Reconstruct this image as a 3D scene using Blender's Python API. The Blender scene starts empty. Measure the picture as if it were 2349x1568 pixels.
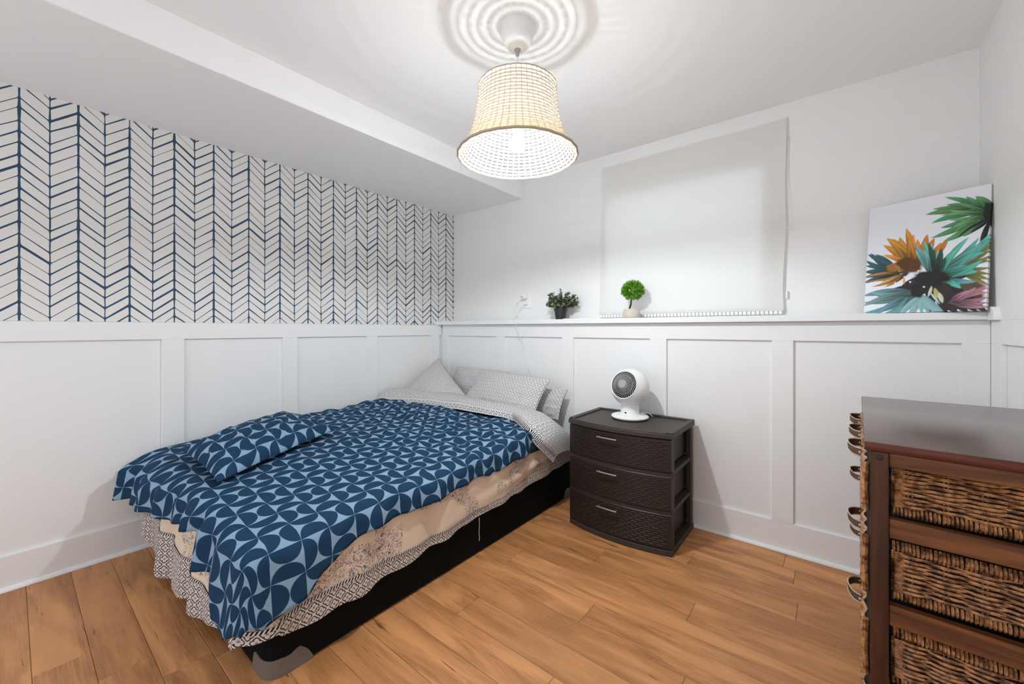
import bpy, bmesh, math, random
import numpy as np
from mathutils import Vector, Matrix, noise
random.seed(7)
SC = bpy.context.scene
COL = SC.collection
R = math.radians

# ---------------------------------------------------------------- camera, world, exposure
FPX = 925.5; TH = math.atan(742.5/925.5); CAM = Vector((2.708, -2.382, 1.10))
cd = bpy.data.cameras.new('camera'); cam = bpy.data.objects.new('camera', cd); COL.objects.link(cam)
cd.sensor_width = 36; cd.sensor_fit = 'HORIZONTAL'; cd.lens = FPX*36/2349
cd.shift_y = -29.5/2349; cd.clip_start = 0.02
cam.location = CAM; cam.rotation_euler = (R(90), 0, TH)
SC.camera = cam
W = bpy.data.worlds.new('world'); SC.world = W; W.use_nodes = True
bg = W.node_tree.nodes['Background']; bg.inputs[0].default_value = (.935, .985, 1.055, 1); bg.inputs[1].default_value = 1.30
BULB = 1200.0
SC.view_settings.view_transform = 'Standard'; SC.view_settings.look = 'None'
SC.view_settings.exposure = 0.09; SC.view_settings.gamma = 1.0; SC.view_settings.use_curve_mapping = False
SC.cycles.max_bounces = 12; SC.cycles.diffuse_bounces = 8; SC.cycles.glossy_bounces = 4
SC.cycles.sample_clamp_indirect = 6.0; SC.cycles.caustics_reflective = False; SC.cycles.caustics_refractive = False

# ---------------------------------------------------------------- node helpers
class E_:
    """small expression builder for Math nodes"""
    def __init__(s, nt, v): s.nt = nt; s.v = v
    def _m(s, op, *a):
        n = s.nt.nodes.new('ShaderNodeMath'); n.operation = op
        for i, x in enumerate((s,)+a):
            x = x.v if isinstance(x, E_) else x
            if isinstance(x, (int, float)): n.inputs[i].default_value = x
            else: s.nt.links.new(x, n.inputs[i])
        return E_(s.nt, n.outputs[0])
    def __add__(s, o): return s._m('ADD', o)
    def __radd__(s, o): return s._m('ADD', o)
    def __sub__(s, o): return s._m('SUBTRACT', o)
    def __rsub__(s, o): return E_(s.nt, float(o))._m('SUBTRACT', s)
    def __mul__(s, o): return s._m('MULTIPLY', o)
    def __rmul__(s, o): return s._m('MULTIPLY', o)
    def __truediv__(s, o): return s._m('DIVIDE', o)
    def floor(s): return s._m('FLOOR')
    def fract(s): return s._m('FRACT')
    def abs(s): return s._m('ABSOLUTE')
    def sqrt(s): return s._m('SQRT')
    def sin(s): return s._m('SINE')
    def min(s, o): return s._m('MINIMUM', o)
    def max(s, o): return s._m('MAXIMUM', o)
    def smin(s, o, k): return s._m('SMOOTH_MIN', o, k)
    def lt(s, o): return s._m('LESS_THAN', o)
    def gt(s, o): return s._m('GREATER_THAN', o)
    def step(s, a, b):
        n = s.nt.nodes.new('ShaderNodeMapRange'); n.interpolation_type = 'SMOOTHSTEP'
        n.inputs['From Min'].default_value = a; n.inputs['From Max'].default_value = b
        s.nt.links.new(s.v, n.inputs['Value']); return E_(s.nt, n.outputs['Result'])

def L(nt, a, b): nt.links.new(a.v if isinstance(a, E_) else a, b)
def mat(name, col=(.8,.8,.8), rough=.6, metal=0.0, spec=.5, **kw):
    m = bpy.data.materials.new(name); m.use_nodes = True
    p = m.node_tree.nodes['Principled BSDF']
    p.inputs['Base Color'].default_value = (*col, 1); p.inputs['Roughness'].default_value = rough
    p.inputs['Metallic'].default_value = metal; p.inputs['Specular IOR Level'].default_value = spec
    for k, v in kw.items(): p.inputs[k.replace('_', ' ')].default_value = v
    return m
def PB(m): return m.node_tree.nodes['Principled BSDF']
def coords(m, out='Object', rot=0, scale=(1,1,1)):
    nt = m.node_tree; tc = nt.nodes.new('ShaderNodeTexCoord'); mp = nt.nodes.new('ShaderNodeMapping')
    nt.links.new(tc.outputs[out], mp.inputs[0]); mp.inputs['Rotation'].default_value = (0,0,rot); mp.inputs['Scale'].default_value = scale
    return mp.outputs[0]
def xyz(m, vec):
    nt = m.node_tree; s = nt.nodes.new('ShaderNodeSeparateXYZ'); nt.links.new(vec, s.inputs[0])
    return [E_(nt, s.outputs[i]) for i in range(3)]
def noi(m, vec, scale, detail=2, rough=.5, dist=0):
    nt = m.node_tree; n = nt.nodes.new('ShaderNodeTexNoise'); nt.links.new(vec, n.inputs['Vector'])
    n.inputs['Scale'].default_value = scale; n.inputs['Detail'].default_value = detail
    n.inputs['Roughness'].default_value = rough; n.inputs['Distortion'].default_value = dist
    return E_(nt, n.outputs['Fac'])
def mix(m, fac, a, b):
    nt = m.node_tree; n = nt.nodes.new('ShaderNodeMix'); n.data_type = 'RGBA'
    for sock, v in ((n.inputs[0], fac), (n.inputs[6], a), (n.inputs[7], b)):
        if isinstance(v, E_): nt.links.new(v.v, sock)
        elif isinstance(v, (int, float)): sock.default_value = v
        elif isinstance(v, tuple): sock.default_value = (*v, 1)
        else: nt.links.new(v, sock)
    return n.outputs[2]
def setcol(m, c): m.node_tree.links.new(c, PB(m).inputs['Base Color'])
def bump(m, h, strength=.3, dist=.002):
    nt = m.node_tree; b = nt.nodes.new('ShaderNodeBump'); b.inputs['Strength'].default_value = strength; b.inputs['Distance'].default_value = dist
    nt.links.new(h.v, b.inputs['Height']); nt.links.new(b.outputs[0], PB(m).inputs['Normal'])
def vec3(m, x, y, z=0.0):
    nt = m.node_tree; c = nt.nodes.new('ShaderNodeCombineXYZ')
    for i, v in enumerate((x, y, z)):
        if isinstance(v, E_): nt.links.new(v.v, c.inputs[i])
        else: c.inputs[i].default_value = v
    return c.outputs[0]

# ---------------------------------------------------------------- materials
M = {}
M['wall'] = mat('wall_paint', (.80,.797,.785), .7, spec=.25)
M['trim'] = mat('trim_paint', (.82,.82,.81), .4, spec=.4)
M['ceil'] = mat('ceiling_paint', (.89,.89,.885), .9, spec=.1)
M['white'] = mat('white_plastic', (.83,.83,.82), .35)
M['cable'] = mat('white_cable', (.80,.80,.78), .5)
M['dark'] = mat('dark_void', (.012,.012,.012), .6)
M['black_fabric'] = mat('black_fabric', (.006,.006,.006), .95, spec=.1)
m = M['black_fabric']; v = coords(m, 'Object'); n1 = noi(m, v, 900, 1); bump(m, n1, .3, .0005)
M['guard'] = mat('grey_guard', (.16,.14,.125), .35)
M['steel'] = mat('brushed_handle', (.42,.37,.31), .38, metal=.85)
M['pot_black'] = mat('black_pot', (.02,.02,.021), .45)
M['soil'] = mat('soil', (.03,.022,.015), .9)
M['bark'] = mat('bark', (.045,.03,.025), .8)
M['rib'] = mat('grille_plastic', (.55,.55,.54), .4)
M['dark_grey'] = mat('dark_grey_plastic', (.055,.055,.055), .35)
M['grey_plastic'] = mat('grey_plastic', (.33,.33,.33), .4)
def cordmat(name, col, tr):
    m = bpy.data.materials.new(name); m.use_nodes = True; nt = m.node_tree; nt.nodes.clear()
    d = nt.nodes.new('ShaderNodeBsdfDiffuse'); d.inputs[0].default_value = (*col, 1); t = nt.nodes.new('ShaderNodeBsdfTranslucent'); t.inputs[0].default_value = (*col, 1)
    x = nt.nodes.new('ShaderNodeMixShader'); x.inputs[0].default_value = tr; o = nt.nodes.new('ShaderNodeOutputMaterial')
    nt.links.new(d.outputs[0], x.inputs[1]); nt.links.new(t.outputs[0], x.inputs[2]); nt.links.new(x.outputs[0], o.inputs[0]); return m
M['cord_beige'] = cordmat('woven_cord', (.78,.69,.54), .11)
M['cord_rim'] = mat('rim_cord', (.50,.42,.33), .85, spec=.1)
M['frame_white'] = mat('vinyl_frame', (.82,.82,.82), .4)

# bulb
m = bpy.data.materials.new('lit_bulb'); m.use_nodes = True; nt = m.node_tree; nt.nodes.clear()
e = nt.nodes.new('ShaderNodeEmission'); e.inputs[0].default_value = (.915, .99, 1.06, 1); e.inputs[1].default_value = BULB
o = nt.nodes.new('ShaderNodeOutputMaterial'); nt.links.new(e.outputs[0], o.inputs[0]); M['bulb'] = m

# window glass
m = bpy.data.materials.new('window_glass'); m.use_nodes = True; nt = m.node_tree; nt.nodes.clear()
t = nt.nodes.new('ShaderNodeBsdfTransparent'); t.inputs[0].default_value = (.94,.96,.95,1); g = nt.nodes.new('ShaderNodeBsdfGlossy'); g.inputs['Roughness'].default_value = .02
mx = nt.nodes.new('ShaderNodeMixShader'); mx.inputs[0].default_value = .06; o = nt.nodes.new('ShaderNodeOutputMaterial')
nt.links.new(t.outputs[0], mx.inputs[1]); nt.links.new(g.outputs[0], mx.inputs[2]); nt.links.new(mx.outputs[0], o.inputs[0]); M['glass'] = m

# blind fabric
m = bpy.data.materials.new('blind_fabric'); m.use_nodes = True; nt = m.node_tree; nt.nodes.clear()
d = nt.nodes.new('ShaderNodeBsdfDiffuse'); d.inputs[0].default_value = (.84,.825,.795,1)
t = nt.nodes.new('ShaderNodeBsdfTranslucent'); t.inputs[0].default_value = (.88,.90,.90,1)
mx = nt.nodes.new('ShaderNodeMixShader'); mx.inputs[0].default_value = .31; o = nt.nodes.new('ShaderNodeOutputMaterial')
nt.links.new(d.outputs[0], mx.inputs[1]); nt.links.new(t.outputs[0], mx.inputs[2]); nt.links.new(mx.outputs[0], o.inputs[0]); M['blind'] = m

# wallpaper: hand-drawn blue chevron branches
m = M['wallpaper'] = mat('chevron_wallpaper', rough=.75, spec=.2)
v = coords(m); X, Y, Z = xyz(m, v)
p = (Y + 2.355 + .0867*60)/.0867
t = (1.0 - ((p*.5).fract()*2.0 - 1.0).abs())           # 0 at the thick spines, 1 at the thin ones
nlo = noi(m, vec3(m, p*.22, (Z + t*.073)*15.0), 1.0, 1)
side = (p.floor()*7.31)
w = Z + t*.073 + (nlo-.5)*.034
ws = w/.0488
nseg = noi(m, vec3(m, p*.45, (ws+.5).floor()*3.77, side), 1.0, 0)
dl = ((ws+.5).fract() - .5).abs()*.0488*.77 - (nseg*.0066 - .0007).max(.0013)
ns = noi(m, vec3(m, (p*.5+.5).floor()*5.1, Z*13.0), 1.0, 0)
ds = t*.0867 - (ns*.006 + .0008)
dv = (1.0-t)*.0867 - (ns*.005 - .0002).max(.0012)
dd = dl.smin(ds.min(dv), .007)
setcol(m, mix(m, dd.step(-.0005, .0005), (.035,.077,.132), (.75,.735,.705)))

# floor planks
m = M['plank'] = mat('oak_plank', rough=.42, spec=.45)
nt = m.node_tree; oi = nt.nodes.new('ShaderNodeObjectInfo'); rnd = E_(nt, oi.outputs['Random'])
v = coords(m); X, Y, Z = xyz(m, v)
off = rnd*37.0
base = vec3(m, X*1.1 + off, Y*7.0 + off*1.7, 0.0)
g1 = noi(m, base, 1.6, 4, .6, .8)
fine = noi(m, vec3(m, X*9.0 + off, Y*190.0, off), 1.0, 3, .65)
rings = ((noi(m, vec3(m, X*1.5 + off, Y*11.0, off*.3), 1.0, 2, .5, .4)*26.0).sin()*.5 + .5)
crack = noi(m, vec3(m, X*3.0+off, Y*34.0+off, 1.0), 1.0, 4, .6, .6)
c1 = mix(m, g1.step(.36, .66), (.31,.120,.037), (.68,.310,.117))
c2 = mix(m, fine.step(.35,.7)*.40, c1, (.72,.37,.16))
c3 = mix(m, rings*.22, c2, (.36,.15,.050))
c4 = mix(m, rnd*.42, c3, (.38,.165,.055))
c5 = mix(m, (1.0 - crack.step(.29,.34))*.85, c4, (.10,.042,.016))
setcol(m, c5); bump(m, fine*.6 + crack, .12, .0006)
nt.links.new((fine*.14 + .36).v, PB(m).inputs['Roughness'])

# comforter: half-disc tiles
def half_discs(name, cell):
    m = mat(name, rough=.85, spec=.12)
    pass
    v = coords(m, 'UV'); U, V, _ = xyz(m, v)
    u = U/cell + 40.0; w = V/cell + 40.0
    par = ((u.floor() + w.floor())*.5).fract()*2.0
    par = par.gt(.5)
    fu = u.fract(); fv = w.fract()
    a = fu*(1.0-par) + fv*par; b = fv*(1.0-par) + fu*par
    ax = a - .5; bb = b.min(1.0 - b)
    dd = (ax*ax + bb*bb).sqrt()
    nz = noi(m, v, 420, 1)
    dark = mix(m, nz*.5, (.010,.038,.084), (.018,.050,.104)); light = mix(m, nz*.5, (.22,.34,.46), (.26,.38,.50))
    setcol(m, mix(m, dd.step(.482, .502), dark, light))
    return m
M['comforter'] = half_discs('half_disc_cotton', .094)
M['cushion'] = half_discs('half_disc_cotton_cushion', .105)

# quatrefoil lattice cotton
def quatre(name, cell, rot=0, bgc=(.78,.77,.76), inner=(.74,.73,.72), line=(.012,.012,.016), dot=(.22,.22,.26)):
    m = mat(name, rough=.85, spec=.2)
    v = coords(m, 'UV', rot); U, V, _ = xyz(m, v)
    x = ((U/cell + 60.0).fract() - .5).abs(); y = ((V/cell + 60.0).fract() - .5).abs()
    cx = x - .19; cy = y - .19
    d1 = (cx*cx + cy*cy).sqrt()*.5 + cx.abs().max(cy.abs())*.5 - .165
    d2 = x.max(y) - .26
    d = d1.min(d2)
    r = (x*x + y*y).sqrt()
    c = mix(m, d.step(-.02, .015), inner, line)
    c = mix(m, (d-.085).step(-.015, .02), c, bgc)
    c = mix(m, r.step(.10, .14), dot, c)
    setcol(m, c); return m
M['quatre_pillow'] = quatre('quatrefoil_pillowcase', .0255)
M['quatre_band'] = quatre('quatrefoil_reverse', .0265, R(45))
M['quatre_border'] = quatre('quatrefoil_border', .032, R(45), bgc=(.66,.59,.54), inner=(.62,.55,.51))
M['quatre_sheet'] = quatre('quatrefoil_sheet', .022, R(20), bgc=(.60,.54,.49), inner=(.55,.50,.46))

# toile
m = M['toile'] = mat('toile_cotton', rough=.85, spec=.2)
v = coords(m, 'UV'); U, V, _ = xyz(m, v)
cl = noi(m, v, 6.0, 1, .5, .3); wr = noi(m, v, 26, 2, .55, 1.6); ln = ((wr*20.0).sin()).abs()
sk = (1.0 - ln.step(.20, .50))*cl.step(.52, .56)
w2 = noi(m, v, 60, 2); tone = cl.step(.55,.62)*w2.step(.48,.6)*.45
c = mix(m, tone, (.74,.60,.47), (.40,.37,.38)); c = mix(m, sk*.9, c, (.07,.07,.095)); setcol(m, c)
# braid trims
m = M['braid'] = mat('black_white_braid', rough=.8, spec=.2)
v = coords(m, 'UV'); U, V, _ = xyz(m, v)
s = ((U + V*.55)/.0105).fract(); setcol(m, mix(m, s.step(.5,.56), (.012,.012,.018), (.72,.69,.66)))

# dark brown moulded plastic of the drawer tower
M['brown_plastic'] = mat('brown_plastic', (.044,.033,.027), .5, spec=.35)
m = M['brown_plastic']; v = coords(m); bump(m, noi(m, v, 700, 1), .25, .0004)
M['drawer_plastic'] = mat('drawer_plastic', (.020,.013,.0105), .42, spec=.35)

# mahogany dresser
def wood(name, a, b, sc, rough, axis=0):
    m = mat(name, rough=rough, spec=.5); v = coords(m); X, Y, Z = xyz(m, v)
    k = [50.0, 50.0, 50.0]; k[axis] = 3.0
    gr = noi(m, vec3(m, X*k[0], Y*k[1], Z*k[2]), sc, 4, .6, .3)
    setcol(m, mix(m, gr.step(.32,.7), a, b)); PB(m).inputs['Specular IOR Level'].default_value = .3; return m
M['mahogany_v'] = wood('mahogany_upright', (.040,.012,.004), (.090,.029,.009), 1.0, .45, 2)
M['mahogany_h'] = wood('mahogany_rail', (.075,.023,.007), (.215,.078,.024), 1.0, .45, 0)
m = M['dresser_top'] = mat('dresser_top', rough=.28, spec=1.0, Coat_Weight=.5, Coat_Roughness=.25); v = coords(m); X, Y, Z = xyz(m, v)
gr = noi(m, vec3(m, X*4.0, Y*40.0, Z), 1.5, 4, .6, .3)
sp = noi(m, vec3(m, X*26.0, Y*90.0, Z), 1.0, 3, .6)
scr = 1.0 - sp.step(.27,.31)
c = mix(m, gr.step(.3,.7), (.048,.022,.015), (.080,.038,.026)); setcol(m, mix(m, scr*.8, c, (.012,.008,.007)))
M['top_edge'] = wood('dresser_top_edge', (.075,.015,.006), (.15,.032,.012), 1.0, .42, 0)
m = M['wicker'] = mat('wicker', rough=.32, spec=.55)
nt = m.node_tree; oi = nt.nodes.new('ShaderNodeObjectInfo'); v = coords(m)
g = noi(m, v, 60, 3, .65); g2 = noi(m, v, 500, 2)
c = mix(m, g.step(.34,.66), (.10,.032,.010), (.56,.26,.10)); c = mix(m, (1.0-g2.step(.30,.42))*.6, c, (.022,.009,.005)); setcol(m, c)
m = M['leather'] = mat('strap_leather', (.10,.060,.038), .5, spec=.4)
M['strap_edge'] = mat('strap_edge', (.48,.38,.29), .7)
M['blue_cloth'] = mat('blue_cloth', (.03,.10,.32), .8)

# ---------------------------------------------------------------- mesh helpers
ROOT = {}
def new_obj(name, data): o = bpy.data.objects.new(name, data); COL.objects.link(o); return o
def tag(o, label=None, cat=None, group=None, kind=None):
    if label: o['label'] = label
    if cat: o['category'] = cat
    if group: o['group'] = group
    if kind: o['kind'] = kind
    return o
def thing(name, label, cat, loc=(0,0,0), rz=0, group=None):
    o = new_obj(name, None); o.location = loc; o.rotation_euler = (0,0,rz); o.empty_display_size = .05
    ROOT[o.name] = Vector(loc); return tag(o, label, cat, group)
def obj(name, bm, m, parent=None, smooth=True, ang=35, local=False, kind=None, label=None):
    """link a bmesh (vertices in world space, or in the parent's space when local) as one object"""
    off = Vector((0,0,0))
    if parent is not None:
        off = ROOT.get(parent.name, Vector((0,0,0)))
    if not local and parent is not None: bmesh.ops.translate(bm, verts=bm.verts, vec=-off)
    me = bpy.data.meshes.new(name); bm.to_mesh(me); bm.free()
    for mm in (m if isinstance(m, (list, tuple)) else [m]): me.materials.append(mm)
    if smooth:
        me.polygons.foreach_set('use_smooth', [True]*len(me.polygons)); me.set_sharp_from_angle(angle=R(ang))
    o = new_obj(name, me)
    if parent is not None:
        o.parent = parent; ROOT[o.name] = off
    if kind: o['kind'] = kind
    if label: o['label'] = label
    return o
def BM(): return bmesh.new()
def box(bm, x0, x1, y0, y1, z0, z1, bev=0, seg=1, mi=0):
    vs = [bm.verts.new((x, y, z)) for z in (z0, z1) for y in (y0, y1) for x in (x0, x1)]
    fs = [bm.faces.new([vs[i] for i in q]) for q in ((0,2,3,1),(4,5,7,6),(0,1,5,4),(2,6,7,3),(0,4,6,2),(1,3,7,5))]
    for f in fs: f.material_index = mi
    if bev:
        es = list({e for f in fs for e in f.edges})
        bmesh.ops.bevel(bm, geom=es, offset=bev, segments=seg, affect='EDGES', profile=.5)
    return bm
def prism(bm, pts, z0, z1, axis='z', bev=0):
    """extrude a polygon; pts are 2D: for axis z (x,y), axis y (x,z), axis x (y,z)"""
    def P(a, b, c): return {'z': (a,b,c), 'y': (a,c,b), 'x': (c,a,b)}[axis]
    lo = [bm.verts.new(P(a,b,z0)) for a, b in pts]; hi = [bm.verts.new(P(a,b,z1)) for a, b in pts]
    n = len(pts); fs = [bm.faces.new(lo[::-1]), bm.faces.new(hi)]
    for i in range(n): fs.append(bm.faces.new((lo[i], lo[(i+1)%n], hi[(i+1)%n], hi[i])))
    bmesh.ops.recalc_face_normals(bm, faces=fs)
    if bev: bmesh.ops.bevel(bm, geom=list({e for f in fs[:2] for e in f.edges}), offset=bev, segments=1, affect='EDGES')
    return bm
def tube(bm, pts, r, n=8, closed=False, ry=None, up=None, caps=True, mi=0):
    """swept tube; r may be a list; ry gives an elliptical section (r along side, ry along up)"""
    pts = [Vector(p) for p in pts]; N = len(pts); rings = []
    prev = None
    for i, p in enumerate(pts):
        a = pts[(i-1) % N] if (closed or i > 0) else p
        b = pts[(i+1) % N] if (closed or i < N-1) else p
        t = (b-a).normalized()
        if up is not None: u = Vector(up)
        elif prev is None: u = Vector((0,0,1)) if abs(t.z) < .9 else Vector((1,0,0))
        else: u = prev
        s = t.cross(u).normalized(); u2 = s.cross(t).normalized(); prev = u2
        rr = r[i] if isinstance(r, (list, tuple)) else r
        r2 = rr if ry is None else ry
        rings.append([bm.verts.new(p + s*rr*math.cos(2*math.pi*k/n) + u2*r2*math.sin(2*math.pi*k/n)) for k in range(n)])
    for i in range(N if closed else N-1):
        A, B = rings[i], rings[(i+1) % N]
        for k in range(n):
            f = bm.faces.new((A[k], A[(k+1)%n], B[(k+1)%n], B[k])); f.material_index = mi
    if caps and not closed:
        bm.faces.new(rings[0][::-1]).material_index = mi; bm.faces.new(rings[-1]).material_index = mi
    return bm
def lathe(bm, prof, n=32, mtx=None, closed=False):
    """revolve (r,z) profile about z"""
    rings = []
    for r, z in prof:
        if r < 1e-6: rings.append([bm.verts.new((0,0,z))])
        else: rings.append([bm.verts.new((r*math.cos(2*math.pi*k/n), r*math.sin(2*math.pi*k/n), z)) for k in range(n)])
    m_ = len(rings)
    for i in range(m_ if closed else m_-1):
        A, B = rings[i], rings[(i+1) % m_]
        for k in range(n):
            k2 = (k+1) % n
            if len(A) == 1 and len(B) == 1: continue
            if len(A) == 1: bm.faces.new((A[0], B[k2], B[k]))
            elif len(B) == 1: bm.faces.new((A[k], A[k2], B[0]))
            else: bm.faces.new((A[k], A[k2], B[k2], B[k]))
    bmesh.ops.recalc_face_normals(bm, faces=bm.faces)
    if mtx is not None: bmesh.ops.transform(bm, matrix=mtx, verts=[v for rg in rings for v in rg])
    return bm
def grid(bm, P, nu, nv, UV=None, flip=False, mi=0):
    """surface P(s,t) with uv"""
    uvl = bm.loops.layers.uv.verify()
    vs = [[bm.verts.new(P(i/nu, j/nv)) for j in range(nv+1)] for i in range(nu+1)]
    for i in range(nu):
        for j in range(nv):
            q = [(i,j),(i+1,j),(i+1,j+1),(i,j+1)]
            if flip: q = q[::-1]
            f = bm.faces.new([vs[a][b] for a, b in q]); f.material_index = mi
            if UV:
                for l, (a, b) in zip(f.loops, q): l[uvl].uv = UV(a/nu, b/nv)
    return vs
def lerp(a, b, t): return a + (b-a)*t
def table(x, T):
    """piecewise-linear lookup, smooth-stepped"""
    if x <= T[0][0]: return T[0][1]
    for (a, va), (b, vb) in zip(T, T[1:]):
        if x <= b:
            t = (x-a)/(b-a); t = t*t*(3-2*t)*.5 + t*.5
            return va + (vb-va)*t
    return T[-1][1]
def nz(x, y, z=0.0): return noise.noise(Vector((x, y, z)))
def spline(pts, n):
    """Catmull-Rom through 3D points, n samples per span"""
    P = [Vector(p) for p in pts]; out = []
    for i in range(len(P)-1):
        p0 = P[max(i-1,0)]; p1 = P[i]; p2 = P[i+1]; p3 = P[min(i+2,len(P)-1)]
        for k in range(n):
            t = k/n
            out.append(.5*((2*p1)+(-p0+p2)*t+(2*p0-5*p1+4*p2-p3)*t*t+(-p0+3*p1-3*p2+p3)*t**3))
    out.append(P[-1]); return out
def struct(name, bm, m, parent=None, **kw):
    o = obj(name, bm, m, parent, **kw)
    if parent is None: o['kind'] = 'structure'
    return o

# ---------------------------------------------------------------- room shell
XR = 3.18; YU = .175; ZC = 2.287; ZS = 2.135; YF = -3.35   # right wall, upper back wall, ceiling, soffit, open front
ZR0, ZR1 = 1.047, 1.136                                    # rail under the ledge
fl = struct('floor', box(BM(), -.2, XR+.2, YF, .3, -.12, -.012), M['dark'])
# planks (parallel to the back wall)
joints = {0: 2.518, 1: 1.35, 2: .95, 3: 2.59, 4: 1.814, 5: 2.268, 6: 1.495, 7: 1.955, 8: 2.337, 9: 1.565, 10: 2.012,
          11: 1.20, 12: .60, 13: 1.75, 14: 2.3, 15: 1.05, 16: .91, 17: .725, 18: 1.9, 19: 2.5}
PW, PL, SH = .1295, 1.215, .0009
row = 0; y1 = -.006 + PW
rows = []
while y1 > YF:
    y0 = y1 - PW
    k = row - 1
    j = joints.get(k, random.uniform(.3, 2.8))
    while j > .05: j -= PL
    xs = [-.02]
    while j < XR + .02:
        if j > .03: xs.append(j)
        j += PL
    xs.append(XR + .02)
    for a, b in zip(xs, xs[1:]):
        if b - a < .02: continue
        bm = BM(); c = .0012; top = random.uniform(-.0003, 0)
        lo = [(a+SH/2, y0+SH/2), (b-SH/2, y0+SH/2), (b-SH/2, y1-SH/2), (a+SH/2, y1-SH/2)]
        hi = [(a+SH/2+c, y0+SH/2+c), (b-SH/2-c, y0+SH/2+c), (b-SH/2-c, y1-SH/2-c), (a+SH/2+c, y1-SH/2-c)]
        V0 = [bm.verts.new((x-a, y-y0, -.0119)) for x, y in lo]; V1 = [bm.verts.new((x-a, y-y0, -.0011+top)) for x, y in lo]; V2 = [bm.verts.new((x-a, y-y0, top)) for x, y in hi]
        for A, B in ((V0, V1), (V1, V2)):
            for i in range(4): bm.faces.new((A[i], A[(i+1)%4], B[(i+1)%4], B[i]))
        bm.faces.new(V2)
        o = obj('plank', bm, M['plank'], fl, smooth=False, local=True); o.location = (a, y0, 0)
    y1 = y0; row += 1

# ceiling and the boxed soffit over the bed
ce = struct('ceiling', box(BM(), -.2, XR+.2, YF, YU+.2, ZC, ZC+.1), M['ceil'])
obj('soffit', box(BM(), -.05, .765, YF, YU, ZS, ZC, .003), M['ceil'], ce)

PX = -.028; BX = -.014      # wainscot panel face and batten face (left wall)
# left wall: white panel below, wallpaper above
bm = BM(); box(bm, -.15, PX, YF, .3, -.05, ZR1); box(bm, -.15, -.022, YF, .3, ZR1, ZC, mi=1)
wl = struct('wall_left', bm, [M['trim'], M['wallpaper']])
obj('chair_rail', box(BM(), PX, BX, YF, .012, ZR0, ZR1-.001, .0012), M['trim'], wl)
for a, b in ((-3.05,-2.958), (-1.887,-1.794), (-1.300,-1.210), (-.714,-.626), (-.104,-.014)):
    obj('batten', box(BM(), PX, BX, a, b, .146, ZR0, .0012), M['trim'], wl)
struct('baseboard_left', box(BM(), PX, BX+.001, YF, .016, 0, .146, .0015), M['trim'])
def qround(r=.016, n=5):
    return [(0,0)] + [(r*math.cos(a), r*math.sin(a)) for a in np.linspace(0, math.pi/2, n)]
struct('trim_1', prism(BM(), [(BX + x, z) for x, z in qround()], YF, .014, 'y'), M['trim'], ang=50)

# back wall: half wall with ledge, upper wall set back with the window opening
WX0, WX1, WZ0, WZ1 = 1.467, 2.421, 1.198, 2.004
bm = BM(); box(bm, -.15, XR+.15, .028, YU+.16, -.05, ZR1)
for q in ((-.15, WX0, ZR1, ZC), (WX1, XR+.15, ZR1, ZC), (WX0, WX1, ZR1, WZ0), (WX0, WX1, WZ1, ZC)):
    box(bm, q[0], q[1], YU, YU+.16, q[2], q[3])
wb = struct('wall_back', bm, M['wall'])
wb.data.materials.append(M['trim'])
for pl in wb.data.polygons:
    if pl.center.z < ZR1 - .01 and pl.normal.y < -.5: pl.material_index = 1
obj('chair_rail', box(BM(), 0, XR, .014, .028, ZR0-.004, ZR1-.001, .0012), M['trim'], wb)
for a, b in ((-.012,.075), (.626,.715), (1.229,1.319), (1.842,1.939), (2.458,2.547), (3.103,XR)):
    obj('batten', box(BM(), a, b, .014, .028, .146, ZR0-.004, .0012), M['trim'], wb)
struct('baseboard_back', box(BM(), -.014, XR, .015, .028, 0, .146, .0015), M['trim'])
struct('trim_2', prism(BM(), [(.014 - x, z) for x, z in qround()], -.014, XR, 'x'), M['trim'], ang=50)
bm = BM(); box(bm, -.02, XR, -.020, YU, ZR1, 1.168, .003)
ld = struct('trim_3', bm, M['trim'])
obj('ledge_return', box(BM(), -.021, .004, -.048, -.021, ZR1, 1.168, .002), M['trim'], ld)
arc = [(-.112 + .045*(1-math.cos(a)), 1.140 + .045*math.sin(a)) for a in np.linspace(0, math.pi/2, 7)]
obj('ledge_end_block', prism(BM(), [(-.112, 1.134)] + arc + [(-.021, 1.185), (-.021, 1.134)], 3.163, XR+.012, 'x', .0015), M['trim'], ld)

# right wall
bm = BM(); box(bm, XR+.014, XR+.15, YF, .3, -.05, ZR1-.002); box(bm, XR, XR+.15, YF, .3, ZR1-.002, ZC)
wr = struct('wall_right', bm, M['wall']); wr.data.materials.append(M['trim'])
for pl in wr.data.polygons:
    if pl.center.z < 1.0: pl.material_index = 1
obj('chair_rail', box(BM(), XR, XR+.014, YF, .014, ZR0-.003, ZR1-.002, .0012), M['trim'], wr)
for a, b in ((-.114, .014), (-.80,-.71), (-1.41,-1.32), (-2.02,-1.93), (-2.63,-2.54)):
    obj('batten', box(BM(), XR, XR+.014, a, b, .146, ZR0-.003, .0012), M['trim'], wr)
struct('baseboard_right', box(BM(), XR-.001, XR+.014, YF, .014, 0, .146, .0015), M['trim'])
struct('trim_4', prism(BM(), [(XR - x, z) for x, z in qround()], YF, .014, 'y'), M['trim'], ang=50)

# window: vinyl slider in the opening
bm = BM(); f = .030; y0, y1 = YU+.001, YU+.055
for q in ((WX0, WX1, WZ0, WZ0+f), (WX0, WX1, WZ1-f, WZ1), (WX0, WX0+f, WZ0+f, WZ1-f), (WX1-f, WX1, WZ0+f, WZ1-f)):
    box(bm, q[0], q[1], y0, y1, q[2], q[3], .003)
wn = struct('window_1', bm, M['frame_white'])
xm = (WX0+WX1)/2
if True:
    obj('pane', box(BM(), WX0+f, WX1-f, y0+.004, y0+.010, WZ0+f, WZ1-f), M['glass'], wn)

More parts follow.
